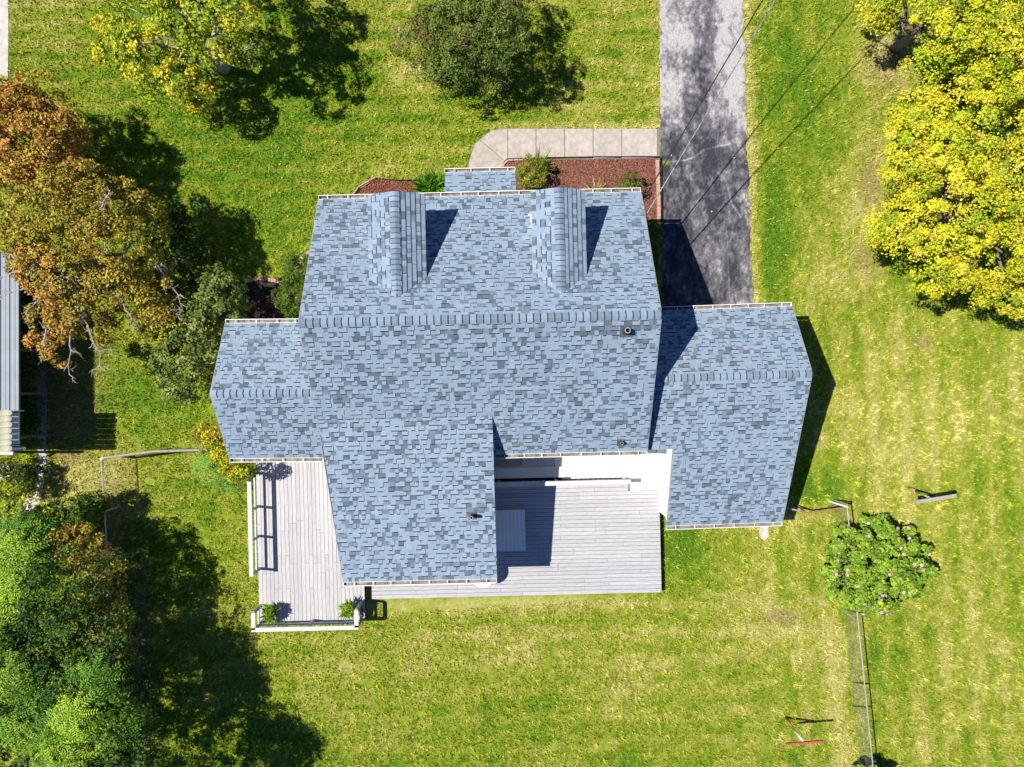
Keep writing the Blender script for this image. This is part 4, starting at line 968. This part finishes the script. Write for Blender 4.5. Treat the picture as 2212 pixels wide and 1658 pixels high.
bare_twigs(t, [(200, 590, 3.5, 60, 670, 3.6), (150, 600, 3.6, 5, 640, 3.5), (160, 620, 3.5, 215, 790, 3.1), (150, 670, 3.4, 150, 810, 3.0), (110, 560, 3.6, -10, 600, 3.6), (240, 600, 3.4, 290, 700, 2.9), (330, 560, 3.2, 390, 660, 2.6), (360, 660, 2.7, 430, 730, 2.5), (210, 470, 4.2, 235, 420, 4.2), (100, 690, 3.2, 90, 770, 3.0)], 4)
t = empty('magnolia_shrub', P(520, 720), 'glossy dark green large leaved shrub against the left wing', 'shrub')
L5 = [(480, 640, 2.0, .85, .85, .8, GLS), (410, 760, 1.9, .95, 1.0, .8, GLS), (440, 700, 2.1, .8, .8, .7, GLS), (400, 830, 1.5, .75, .65, .6, GLS), (380, 690, 1.8, .6, .7, .6, GLS + OLI), (505, 690, 1.4, .4, .5, .6, GLS), (360, 780, 1.5, .45, .5, .5, GLS)]
crown(t, L5, dens=1.0, clump_r=.25, per=34, leaf=(.15, .075), spread=.7)
woody(t, P(520, 720), P(485, 735, .8), lobe_tops(L5), .08, 'palebark', 10)
t = empty('lilac_shrub', P(400, 560), 'dark green shrub standing in the shade right of the autumn trees', 'shrub')
L6 = [(400, 470, 1.4, .8, .8, .7, DKG), (430, 560, 1.2, .9, .8, .6, DKG), (370, 520, 1.4, .7, .9, .7, DKG), (400, 610, 1.3, .8, .6, .6, DKG)]
crown(t, L6, dens=.8, clump_r=.26, per=40, leaf=(.12, .07), spread=.7)
woody(t, P(405, 575), P(400, 560, .6), lobe_tops(L6), .06, 'bark', 11)
# yellow trees along the right edge
t = empty('maple_tree', P(1985, 440), 'large golden yellow tree on the right edge of the lawn', 'tree')
L7 = [(2020, 330, 3.2, 1.5, 1.7, 1.1, YEL), (2110, 270, 3.4, 1.8, 1.5, 1.2, YEL), (2190, 390, 3.6, 1.8, 1.8, 1.2, YEL), (2070, 440, 3.5, 1.5, 1.5, 1.1, YEL), (1960, 490, 2.6, 1.2, 1.0, .8, YEL + YELG), (2040, 560, 2.9, 1.4, 1.2, .9, YEL + YELG), (2150, 550, 3.1, 1.5, 1.3, 1.0, YEL), (2220, 620, 2.6, 1.2, .9, .8, YEL), (1975, 260, 2.6, .8, 1.1, .7, YELG + YEL), (1950, 405, 2.6, .55, .8, .6, YEL), (1900, 505, 2.3, .45, .5, .4, YELG), (2100, 620, 2.3, .7, .55, .5, YEL), (2030, 615, 2.2, .5, .5, .4, YEL), (2250, 250, 3.2, 1.4, 1.4, 1.1, YEL), (2180, 190, 3.0, 1.2, .9, .8, YEL), (2190, 645, 2.2, .6, .5, .4, YEL)]
crown(t, L7, dens=.62, clump_r=.30, per=88, leaf=(.082, .062), upm=1.0, spread=.55, flat=.30, inner=.22)
woody(t, P(1985, 440), P(2010, 430, 1.4), lobe_tops(L7[:8]), .2, 'bark', 13)
t = empty('maple_tree', P(1935, 105), 'yellow green tree in the upper right corner with dark limbs showing', 'tree')
L8 = [(2060, 60, 3.2, 1.3, 1.2, 1.0, YELG), (2150, 110, 3.3, 1.4, 1.2, 1.0, YELG + YEL), (2010, 140, 2.7, .8, .8, .7, YELG), (1900, 10, 2.5, .6, .55, .5, YEL + YELG), (2170, 20, 3.3, 1.4, 1.1, 1.0, YELG), (2080, -40, 3.3, 1.5, 1.0, 1.0, YELG), (1920, -50, 2.8, 1.0, .6, .7, YEL), (2240, 80, 3.2, 1.2, 1.2, 1.0, YELG), (1905, 50, 2.2, .3, .3, .3, YELG), (2090, 160, 2.6, .7, .5, .5, YELG)]
crown(t, L8, dens=.60, clump_r=.29, per=84, leaf=(.082, .062), upm=1.0, spread=.55, flat=.30, inner=.22)
woody(t, P(1935, 105), P(1975, 70, 1.9), lobe_tops(L8), .15, 'bark', 14)
# thicket lower left
def thicket(base, lobes, label, name, kind, **kw):
    t = empty(name, P(*base), label, 'tree')
    if kind == 'frond': fronds(t, lobes, kw.get('n', 26), None, L=kw.get('L', (.45, .8)))
    else: crown(t, lobes, dens=kw.get('dens', .8) * 1.25, clump_r=kw.get('cr', .3), per=kw.get('per', 50), leaf=kw.get('leaf', (.10, .06)), spread=.8)
    woody(t, P(*base), P(lobes[0][0], lobes[0][1], lobes[0][2] * .5), lobe_tops(lobes), .09, 'bark', base[0])
SB = [(.26, .42, .045), (.33, .47, .06), (.17, .34, .03)]
thicket((150, 1240), [(40, 1240, 3.2, .9, 1.0, .7, SB), (10, 1330, 3.2, .8, 1.0, .7, SB), (60, 1160, 2.4, .8, .6, .6, SUM)], 'pale green feathery leaved tree at the left edge of the thicket', 'sumac_tree', 'frond', n=44)
thicket((230, 1300), [(140, 1290, 3.3, 1.3, 1.5, 1.0, DKG), (190, 1380, 3.2, 1.2, 1.3, .9, DKG), (100, 1400, 3.3, 1.2, 1.2, 1.0, DKG), (215, 1260, 2.6, .7, .9, .8, OLI + GBR), (235, 1340, 2.5, .6, .9, .7, GBR + OLI), (250, 1430, 2.4, .5, .8, .6, GBR + DKG), (170, 1180, 2.5, .9, .6, .6, OLI + ORA), (60, 1330, 3.0, .9, 1.3, .8, DKG)], 'dark green vine covered tree filling the middle of the thicket', 'elm_tree', 'leaf', dens=.85)
thicket((250, 1480), [(150, 1480, 3.6, 1.4, 1.2, 1.0, DKG + SUM), (220, 1530, 3.2, 1.0, 1.2, .9, DKG + GRN), (60, 1480, 3.6, 1.3, 1.2, 1.0, SUM + DKG), (180, 1630, 3.3, 1.5, 1.1, 1.0, DKG), (60, 1640, 3.4, 1.4, 1.1, 1.0, DKG), (-20, 1420, 3.5, 1.2, 1.6, 1.0, DKG), (262, 1620, 3.6, .9, 1.0, .8, DKG), (250, 1560, 3.8, .8, .9, .7, DKG + GRN), (280, 1700, 4.2, 1.2, 1.0, 1.0, DKG), (-10, 1560, 3.4, 1.2, 1.2, 1.0, DKG), (120, 1740, 3.6, 2.2, 1.2, 1.2, DKG), (310, 1750, 4.2, 1.4, 1.0, 1.2, DKG)], 'deep green tree low in the left corner of the photo', 'ash_tree', 'leaf', dens=.75)
thicket((200, 1560), [(70, 1545, 4.2, 1.1, .9, .5, SUM), (160, 1545, 4.3, .8, .6, .45, SB), (130, 1640, 4.2, .8, .6, .45, SB), (200, 1480, 4.0, .7, .5, .4, SUM), (20, 1480, 4.2, .8, .7, .5, SUM + SB), (250, 1570, 3.8, .7, .6, .4, SUM), (318, 1750, 4.4, 1.0, .7, .5, SUM), (285, 1735, 4.3, 1.0, .7, .5, SUM)], 'feathery bright green tree overtopping the lower left thicket', 'sumac_tree', 'frond', n=22)
thicket((110, 1170), [(60, 1110, 1.9, 1.0, .55, .6, GBR + YG), (150, 1110, 1.6, .7, .5, .5, GRN), (10, 1160, 2.2, .8, .7, .7, GRN), (175, 1155, 1.9, .6, .3, .4, ORA + OLI), (110, 1180, 2.2, .8, .5, .6, GRN + SUM), (200, 1090, 1.2, .4, .3, .3, GRN)], 'mixed green bush with rusty tips at the top of the thicket', 'elder_bush', 'leaf', dens=.8, leaf=(.12, .07))
# vine hedge under the thicket along the fence, and undergrowth by the neighbour's wall
def shrub(name, base, lobes, label, cols=None, leaf=(.09, .05), cr=.2, per=40, dens=1.0, spread=.8, cat='shrub', stems=True, upm=.6):
    t = empty(name, P(*base), label, cat); crown(t, lobes, dens, cr, per, leaf, cols, upm=upm, spread=spread, name='foliage')
    if stems:
        mb = MB(); b = P(*base)
        for l in lobes:
            for q in range(2): mb.tube(wander(b + Vector((random.uniform(-.06, .06), random.uniform(-.06, .06), -.03)), P(l[0], l[1], l[2]) + Vector((random.uniform(-.3, .3) * l[3], random.uniform(-.3, .3) * l[4], l[5] * .2)), 4, .06, q), [.018, .015, .011, .008, .005], 5)
        build(mb, 'stem', 'bark', t)
    return t
shrub('ivy_bush', (95, 880), [(60, 620, .4, .4, .8, .35, DKG), (60, 700, .45, .4, .9, .4, DKG), (62, 790, .45, .38, .9, .4, DKG), (64, 880, .4, .36, .8, .35, DKG), (66, 950, .5, .4, .5, .4, DKG), (50, 840, .5, .3, 1.2, .5, DKG)], 'dark creeper growing at the foot of the neighbouring wall', cr=.2, per=34)
shrub('lilac_shrub', (60, 1060), [(30, 1010, .9, .6, .3, .5, GBR), (60, 1030, .7, .5, .35, .5, DKG), (20, 1060, 1.0, .7, .4, .5, GRN + YG), (70, 1050, .5, .3, .25, .3, YG)], 'low mixed bush below the neighbouring house', cr=.2, per=38)
shrub('bramble_bush', (300, 1480), [(275, 1330, .5, .35, 1.4, .4, DKG), (290, 1470, .5, .4, 1.3, .4, DKG), (300, 1600, .5, .4, 1.2, .4, DKG), (265, 1240, .5, .2, .6, .4, DKG)], 'dark bramble growing through the shaded left fence', cr=.22, per=30, dens=.7)
shrub('forsythia_shrub', (490, 960), [(462, 950, 1.3, .5, .5, .5, YG + OLI), (490, 985, 1.5, .5, .5, .5, YG), (520, 1015, 1.5, .45, .38, .45, YG + GBR), (440, 935, .8, .35, .3, .3, OLI + YG)], 'yellowing green shrub at the corner between wing and left deck', leaf=(.10, .06))
t = empty('sumac_sapling', P(455, 1010), 'small fern leaved green sapling in the grass by the left deck', 'shrub')
fronds(t, [(450, 1000, .8, .35, .3, .2, [(.12, .29, .05), (.15, .33, .06)]), (480, 1035, .7, .3, .25, .2, [(.12, .30, .05)])], 4, None, L=(.45, .7), name='foliage', per=6)
mb = MB(); mb.tube([P(455, 1010), P(452, 1004, .5), P(450, 1000, .8)], [.02, .016, .01], 5); build(mb, 'stem', 'bark', t)
# rose of Sharon, lower right
t = empty('hibiscus_shrub', P(1850, 1205), 'large round green shrub dotted with pink flowers by the right fence', 'shrub')
HIB = [(.21, .34, .05), (.15, .27, .035), (.29, .40, .07), (.18, .31, .04)]
L9 = []
for i in range(58):
    a = i * 2.399963; rr = math.sqrt((i + .5) / 58); L9.append((1892 + math.cos(a) * rr * 118 + random.uniform(-8, 8), 1224 + math.sin(a) * rr * 100 + random.uniform(-8, 8), 2.0 - 1.1 * rr ** 2 + random.uniform(-.45, .25), .22, .22, .22, HIB))
crown(t, L9, dens=.66, clump_r=.14, per=26, leaf=(.105, .07), spread=.55, name='foliage')
woody(t, P(1850, 1205), P(1870, 1212, .6), [P(l[0], l[1], l[2]) for l in L9[::3]], .06, 'bark', 15, twigs=False)
def flowers(parent, lobes, n, cols, r=.055):
    V = []; C = []
    ls = [lobes[int(i)] for i in RNG.integers(0, len(lobes), n)]
    for l in ls:
        d = unit(RNG.normal(size=(1, 3)) + np.array([0, 0, .9]))[0]; c = np.array(P(*l[:3])) + d * np.array(l[3:6]) * 1.25; cc = np.array(cols[RNG.integers(0, len(cols))])
        a = np.arange(5) * 1.2566; up = unit((d + np.array([0, 0, .5]))[None])[0]; x = unit(np.cross(up, [1, .2, .1])[None])[0]; y = np.cross(up, x)
        dirs = np.cos(a)[:, None] * x + np.sin(a)[:, None] * y
        v, q = leaf_cards(c + dirs * r * .55, np.tile(up, (5, 1)) - dirs * .3, np.full(5, r * 1.25), np.full(5, r * 1.2), np.tile(cc, (5, 1)), t=dirs); V.append(v); C.append(q)
    V = np.concatenate(V); C = np.concatenate(C)
    o = fast_mesh('flowers', V, np.arange(len(V)).reshape(-1, 4), C, 'leaf', parent, tuple(WLOC[parent])); o.location = (0, 0, 0); tag(o, kind='stuff')
flowers(t, L9[14:], 60, [(.62, .36, .52), (.66, .46, .56), (.55, .33, .5), (.6, .44, .45)], .06)
shrub('hibiscus_shrub', (1868, 1640), [(1885, 1690, 1.0, .6, .5, .5, HIB), (1860, 1700, .9, .5, .45, .4, HIB), (1925, 1695, .8, .5, .4, .4, HIB)], 'green bush cut off by the bottom edge beside the right fence', leaf=(.13, .085))
# foundation planting
def blades(parent, c, n, L, cols, width=.022, lean=(.2, 1.1), name='foliage', twist=0):
    c = np.array(c); V = []; C = []; F_ = []; k = 0
    for i in range(n):
        a = RNG.uniform(0, 6.283); l = RNG.uniform(*L); th = RNG.uniform(*lean); d = np.array([math.cos(a), math.sin(a), 0]); s = np.array([-d[1], d[0], 0]) * width * RNG.uniform(.7, 1.2)
        p0 = c + d * .05; p1 = p0 + d * l * .5 * math.sin(th * .7) + np.array([0, 0, l * .5 * math.cos(th * .7)]); p2 = p1 + d * l * .5 * math.sin(th * 1.25) + np.array([0, 0, l * .5 * math.cos(th * 1.25)])
        col = pal(cols, 1, .15)[0]
        V += [p0 - s, p0 + s, p1 + s, p1 - s, p1 - s, p1 + s, p2 + s * .15, p2 - s * .15]; C += [col] * 8
    V = np.array(V); o = fast_mesh(name, V, np.arange(len(V)).reshape(-1, 4), np.array(C), 'leaf', parent, tuple(WLOC[parent])); o.location = (0, 0, 0); tag(o, kind='stuff'); return o
t = shrub('yucca_shrub', (1150, 378), [(1150, 375, .55, .55, .60, .45, [(.22, .26, .035), (.16, .21, .03), (.28, .30, .05)])], 'round yellow green spiky shrub in the mulch beside the porch roof', leaf=(.12, .03), cr=.18, per=44, upm=.8, stems=True)
blades(t, P(1160, 366, 0), 60, (.6, 1.15), [(.20, .24, .04), (.15, .20, .04)], .016, (.15, .9), name='spikes')
t = empty('daylily_clump', P(940, 412), 'bright green strap leaved clump left of the porch roof', 'plant')
for (x, y) in ((935, 408), (950, 420), (920, 416), (948, 402)): blades(t, P(x, y), 70, (.5, .95), [(.09, .24, .02), (.13, .28, .03), (.06, .17, .02)], .03)
t = shrub('boxwood_shrub', (1352, 412), [(1358, 402, .55, .45, .42, .4, [(.12, .16, .02), (.09, .13, .02), (.15, .18, .03)])], 'small rounded green bush at the right end of the mulch bed', leaf=(.06, .035), cr=.14, per=40)
t = empty('grass_clump', P(1285, 428), 'pale variegated grass clump in the mulch near the right dormer', 'plant'); blades(t, P(1285, 424), 60, (.4, .75), [(.36, .36, .16), (.25, .28, .1), (.42, .4, .24)], .02)
shrub('privet_shrub', (1398, 520), [(1408, 520, .8, .35, .75, .6, GRN), (1404, 500, .9, .25, .3, .4, GRN)], 'narrow dark green shrub between the right gable and the drive', leaf=(.12, .045), cr=.2, per=40)
shrub('yew_shrub', (668, 630), [(638, 580, 1.5, .5, .5, .6, GRN), (632, 640, 1.5, .5, .7, .6, GRN), (650, 600, 1.8, .5, .8, .5, GRN), (628, 670, 1.2, .4, .4, .5, GRN + GBR)], 'upright fine leaved green shrub at the left gable of the main roof', leaf=(.12, .03), cr=.2, per=50)
# potted plants on the west deck
def potted(px, py, label):
    c = P(px, py, .75); c.z = ZD; t = empty('potted_fern', c, label, 'plant')
    mb = MB(); n = 14; ring = lambda z, r: [c + Vector((math.cos(2 * math.pi * k / n) * r, math.sin(2 * math.pi * k / n) * r, z)) for k in range(n)]
    a, b, d, e = ring(.0, .10), ring(.27, .16), ring(.27, .14), ring(.23, .135)
    for x, y in ((a, b), (b, d), (d, e)):
        for k in range(n): mb.poly([x[k], x[(k + 1) % n], y[(k + 1) % n], y[k]])
    mb.poly(a[::-1]); mb.poly(e); build(mb, 'pot', 'terra', t)
    blades(t, c + Vector((0, 0, .24)), 110, (.28, .5), [(.16, .28, .02), (.22, .33, .03), (.12, .22, .02)], .03, (.3, 1.4))
    lb = [(px, py, .85, .2, .2, .14, [(.16, .28, .02), (.22, .33, .03)])]; crown(t, lb, 1.0, .12, 30, (.12, .05), name='leaf_mound')
potted(583, 1326, 'light green potted plant in the left corner of the railed deck'); potted(752, 1318, 'bright green potted plant in the right corner of the railed deck')

# ================================================================== FENCES, POSTS, CABLES, NEIGHBOUR
def chain_link(label, pts, h=1.02, post_every=2.6, rail='galv', posts=None, cat='fence', railr=.022):
    W = [P(x, y, h) for x, y in pts]; W = [Vector((p.x, p.y, 0)) for p in W]
    t = empty('chain_link_fence', W[0], label, cat)
    for si, (a, b) in enumerate(zip(W, W[1:])):
        L = (b - a).length; d = (b - a) / L; n = max(1, round(L / post_every))
        for i in range(n + (1 if si == len(W) - 2 else 0)):
            p = a + d * (L * i / n); mb = MB(); mb.tube([p + Vector((0, 0, -.05)), p + Vector((0, 0, h + .03))], .03, 8); build(mb, 'post', 'galv', t)
        mb = MB(); mb.tube([a + Vector((0, 0, h)), b + Vector((0, 0, h))], railr, 7); build(mb, 'top_rail', rail, t)
        mb = MB(); pitch = .10; nn = int(L / pitch); s = Vector((-d.y, d.x, 0)); w = .0022
        for k in range(-int(h / pitch), nn):
            for sg in (1, -1):
                # diagonal wire from bottom to top, cut to the bay
                s0 = k * pitch; s1 = s0 + h; z0, z1 = (.03, h)
                if s0 < 0: z0 = .03 - s0; s0 = 0
                if s1 > L: z1 = h - (s1 - L); s1 = L
                if z1 <= z0: continue
                if sg < 0: s0, s1 = L - s0, L - s1
                A = a + d * s0 + Vector((0, 0, z0)); B = a + d * s1 + Vector((0, 0, z1)); g = (B - A).normalized().cross(s) * w
                mb.poly([A - s * w, B - s * w, B + g + s * w, A + g + s * w])
        tag(build(mb, 'wire_mesh', 'wire', t), kind='stuff')
    return t
chain_link('chain link fence running down beside the shaded thicket on the left', [(219, 992), (226, 1105), (233, 1222), (244, 1420), (252, 1720)], post_every=3.6)
chain_link('short chain link fence with pale wooden top rail below the left wing', [(222, 990), (330, 976), (445, 972)], post_every=2.2, rail='oldwood', railr=.045)
chain_link('chain link fence running down from the flowering shrub on the right', [(1829, 1090), (1843, 1215), (1853, 1340), (1870, 1500), (1888, 1680)], post_every=5.0)
# brace of the right fence
mb = MB(); a = P(1842, 1527, .05); b = P(1876, 1551, 1.0); mb.tube([a, b], .025, 7); o = build(mb, 'fence_brace', 'galv'); tag(o, 'pale slanting brace pole leaning on the right fence', 'pole')
# broken gate rail at the garage corner
t = empty('fence_gate', P(1790, 1095), 'sagging rusty gate rail with white post by the garage rear corner', 'gate')
mb = MB(); mb.tube([P(1700, 1100, .9), P(1722, 1103, .86), P(1745, 1108, .80), P(1775, 1104, .85), P(1822, 1098, .98)], .03, 7); build(mb, 'rail', 'rustrail', t)
mb = MB(); mb.tube([P(1700, 1098, .95), P(1728, 1104, .9)], .028, 7); build(mb, 'rail', 'oldwood', t)
mb = MB(); mb.tube([P(1790, 1083, 0), P(1829, 1095, 1.08)], .035, 8); build(mb, 'post', 'white', t)
mb = MB(); mb.tube([P(1722, 1092, 0), P(1740, 1107, .84)], .03, 8); build(mb, 'post', 'oldwood', t)
# clothesline posts
def tpost(base, topc, b0, b1, h, label, split, c1, c2, barc, bw):
    t = empty('clothesline_post', P(*base), label, 'post'); a = P(*base); b = P(*topc, h)
    m = a.lerp(b, split)
    mb = MB(); mb.tube([a - Vector((0, 0, .05)), m], .04, 9); build(mb, 'post_foot', c1, t, True)
    mb = MB(); mb.tube([m, b], .036, 9); build(mb, 'post', c2, t, True)
    A, B = P(*b0, h + .03), P(*b1, h + .03)
    mb = MB(); mb.bar(A, B, bw, .07); build(mb, 'crossbar', barc, t)
    for k in (.06, .35, .65, .94):
        mb = MB(); p = A.lerp(B, k); mb.tube([p, p + Vector((0, 0, .08))], .012, 5); build(mb, 'hook', 'galv', t)
tpost((1697, 1550), (1735, 1603), (1697, 1608), (1779, 1602), 1.72, 'red and white T shaped clothesline post low on the lawn', .42, 'redpaint', 'white', 'redpaint', .07)
tpost((1964, 1054), (2012, 1078), (1978, 1085), (2065, 1071), 1.6, 'weathered grey T shaped clothesline post on the right lawn', .3, 'oldwood', 'oldwood', 'oldwood', .12)
# service cables
def cable(label, a, b, sag, r, mat, name):
    pts = []
    for i in range(33):
        t = i / 32; p = a.lerp(b, t); p.z -= sag * 4 * t * (1 - t); pts.append(p)
    mb = MB(); mb.tube(pts, r, 6); o = build(mb, name, mat); tag(o, label, 'cable'); return o
wh = P(1395, 466, 3.45); far = P(1676, 0, 6.0); far = wh + (far - wh) * 1.5
cable('twisted grey service cable from the right gable over the drive', wh, far, .12, .021, 'cablegrey', 'service_cable')
wa = P(1387, 436, 2.85); fa = P(1648, 0, 4.5); fa = wa + (fa - wa) * 1.55
cable('thin black telephone cable over the drive left of the grey one', wa, fa, .10, .019, 'cable', 'telephone_cable')
wb = wa + Vector((.02, -.02, .06)); fb = fa + Vector((.35, -.05, .10)); 
mast = MB(); mast.tube([P(1388, 470, 2.3), P(1390, 468, 3.0), P(1393, 466, 3.42)], .03, 7); mast.tube([P(1393, 466, 3.42), P(1399, 473, 3.55), P(1403, 484, 3.35), P(1396, 490, 3.1)], .016, 6); mast.tube([P(1393, 466, 3.42), P(1388, 478, 3.5), P(1393, 488, 3.3)], .014, 6)
build(mast, 'service_mast', 'cablegrey', house)
# neighbouring house on the left edge
nb = empty('neighbour_house', P(-40, 770, 0), 'low house with ribbed grey metal roof cut off by the left edge', 'house')
xe = P(42, 700, 2.0).x; yN = P(0, 545, 2.0).y; yS = P(0, 966, 2.0).y; 
mb = MB(); mb.box(xe - 6, xe - 1.5, yS + .2, yN - .2, 0, 2.0); build(mb, 'wall', 'siding', nb)
for i in range(5):
    y = yS + .3 + (yN - yS - .6) * i / 4; mb = MB(); mb.bar((xe - .12, y, 0), (xe - .12, y, 1.95), .09, .09, up=(1, 0, 0)); build(mb, 'porch_post', 'deckdark', nb)
k = 0; x = xe
while x > xe - 6:
    x2 = x - .30; z0 = 2.0 + (xe - x) * .06; z1 = 2.0 + (xe - x2) * .06
    mb = MB(); mb.prism([(x2, yS, z1 - .03), (x, yS, z0 - .03), (x, yN, z0 - .03), (x2, yN, z1 - .03)], [(x2, yS, z1), (x, yS, z0), (x, yN, z0), (x2, yN, z1)])
    mb.bar((x - .03, yS, z0 + .012), (x - .03, yN, z0 + .012), .035, .03); mb.bar((x - .15, yS, z0 + .012), (x - .15, yN, z0 + .012), .016, .014)
    build(mb, 'roof_panel', 'metalroof', nb); x = x2
mb = MB(); mb.bar((xe - 6, yS - .06, 2.1), (xe + .16, yS - .06, 1.98), .12, .12); build(mb, 'fascia', 'white', nb)
mb = MB(); mb.bar((xe - 6, yS - .22, 1.85), (xe - .3, yS - .22, 1.85), .1, .08); build(mb, 'fascia', 'rail', nb)
for yy0, yy1 in ((893, 960),):
    mb = MB(); a = P(0, yy1, 2.06).y; b = P(0, yy0, 2.06).y; mb.box(xe - .36, xe + .02, a, b, 2.035, 2.075); build(mb, 'roof_curb', 'white', nb)
# scalloped awning: lobed metal pans, each a piece
xa = P(22, 900, 2.8).x; ya0, ya1 = P(0, 976, 2.8).y, P(0, 886, 2.8).y; npan = 7
for i in range(npan):
    y0 = ya0 + (ya1 - ya0) * i / npan; y1 = ya0 + (ya1 - ya0) * (i + 1) / npan; ym = (y0 + y1) / 2; r = (y1 - y0) / 2 - .004
    mb = MB(); ring = [(xa - 2.2, y0 + .004)] + [(xa - .06 + .10 * math.cos(a), ym + r * math.sin(a)) for a in np.linspace(-math.pi / 2, math.pi / 2, 8)] + [(xa - 2.2, y1 - .004)]
    mb.prism([(x, y, 2.74 + (xa - x) * .12 + (.02 if i % 2 else 0)) for x, y in ring], [(x, y, 2.77 + (xa - x) * .12 + (.02 if i % 2 else 0)) for x, y in ring]); build(mb, 'awning_pan', 'moss', nb)
for yy in (ya0 + .05, ya1 - .05):
    mb = MB(); mb.bar((xa - .1, yy, 2.02), (xa - .1, yy, 2.74), .03, .03); build(mb, 'awning_post', 'white', nb)
# condenser unit beside it
c = P(6, 1024, .8); t = empty('condenser_unit', (c.x, c.y, 0), 'pale boxy air conditioner unit at the left edge below the neighbour', 'appliance')
mb = MB(); mb.box(c.x - .38, c.x + .22, c.y - .28, c.y + .28, .05, .78); build(mb, 'casing', 'acgrey', t)
mb = MB(); n = 20
for rr in (.24, .18, .12, .06):
    mb.tube([(c.x - .1 + math.cos(2 * math.pi * k / n) * rr, c.y + math.sin(2 * math.pi * k / n) * rr, .80) for k in range(n + 1)], .008, 4)
build(mb, 'fan_grille', 'iron', t)
# fallen leaves
n = 900; x = RNG.uniform(0, 2212, n); y = RNG.uniform(0, 1658, n)
near = (np.hypot(x - 2000, y - 450) < 420) | (np.hypot(x - 300, y - 500) < 420) | (np.hypot(x - 1000, y - 180) < 260) | (RNG.random(n) < .2)
ok = near & ~inpoly(x, y, HOUSE_FOOT); x, y = x[ok], y[ok]; p = Pn(x, y, .055); n = len(x)
v, c = leaf_cards(p, np.tile([0, 0, 1.], (n, 1)) + RNG.normal(size=(n, 3)) * .3, RNG.uniform(.05, .1, n), RNG.uniform(.04, .08, n), pal([(.42, .34, .14), (.5, .42, .24), (.3, .2, .07)], n, .2))
o = fast_mesh('fallen_leaves', v, np.arange(len(v)).reshape(-1, 4), c, 'leaf'); tag(o, 'pale fallen leaves scattered over the lawn', 'leaves', kind='stuff')
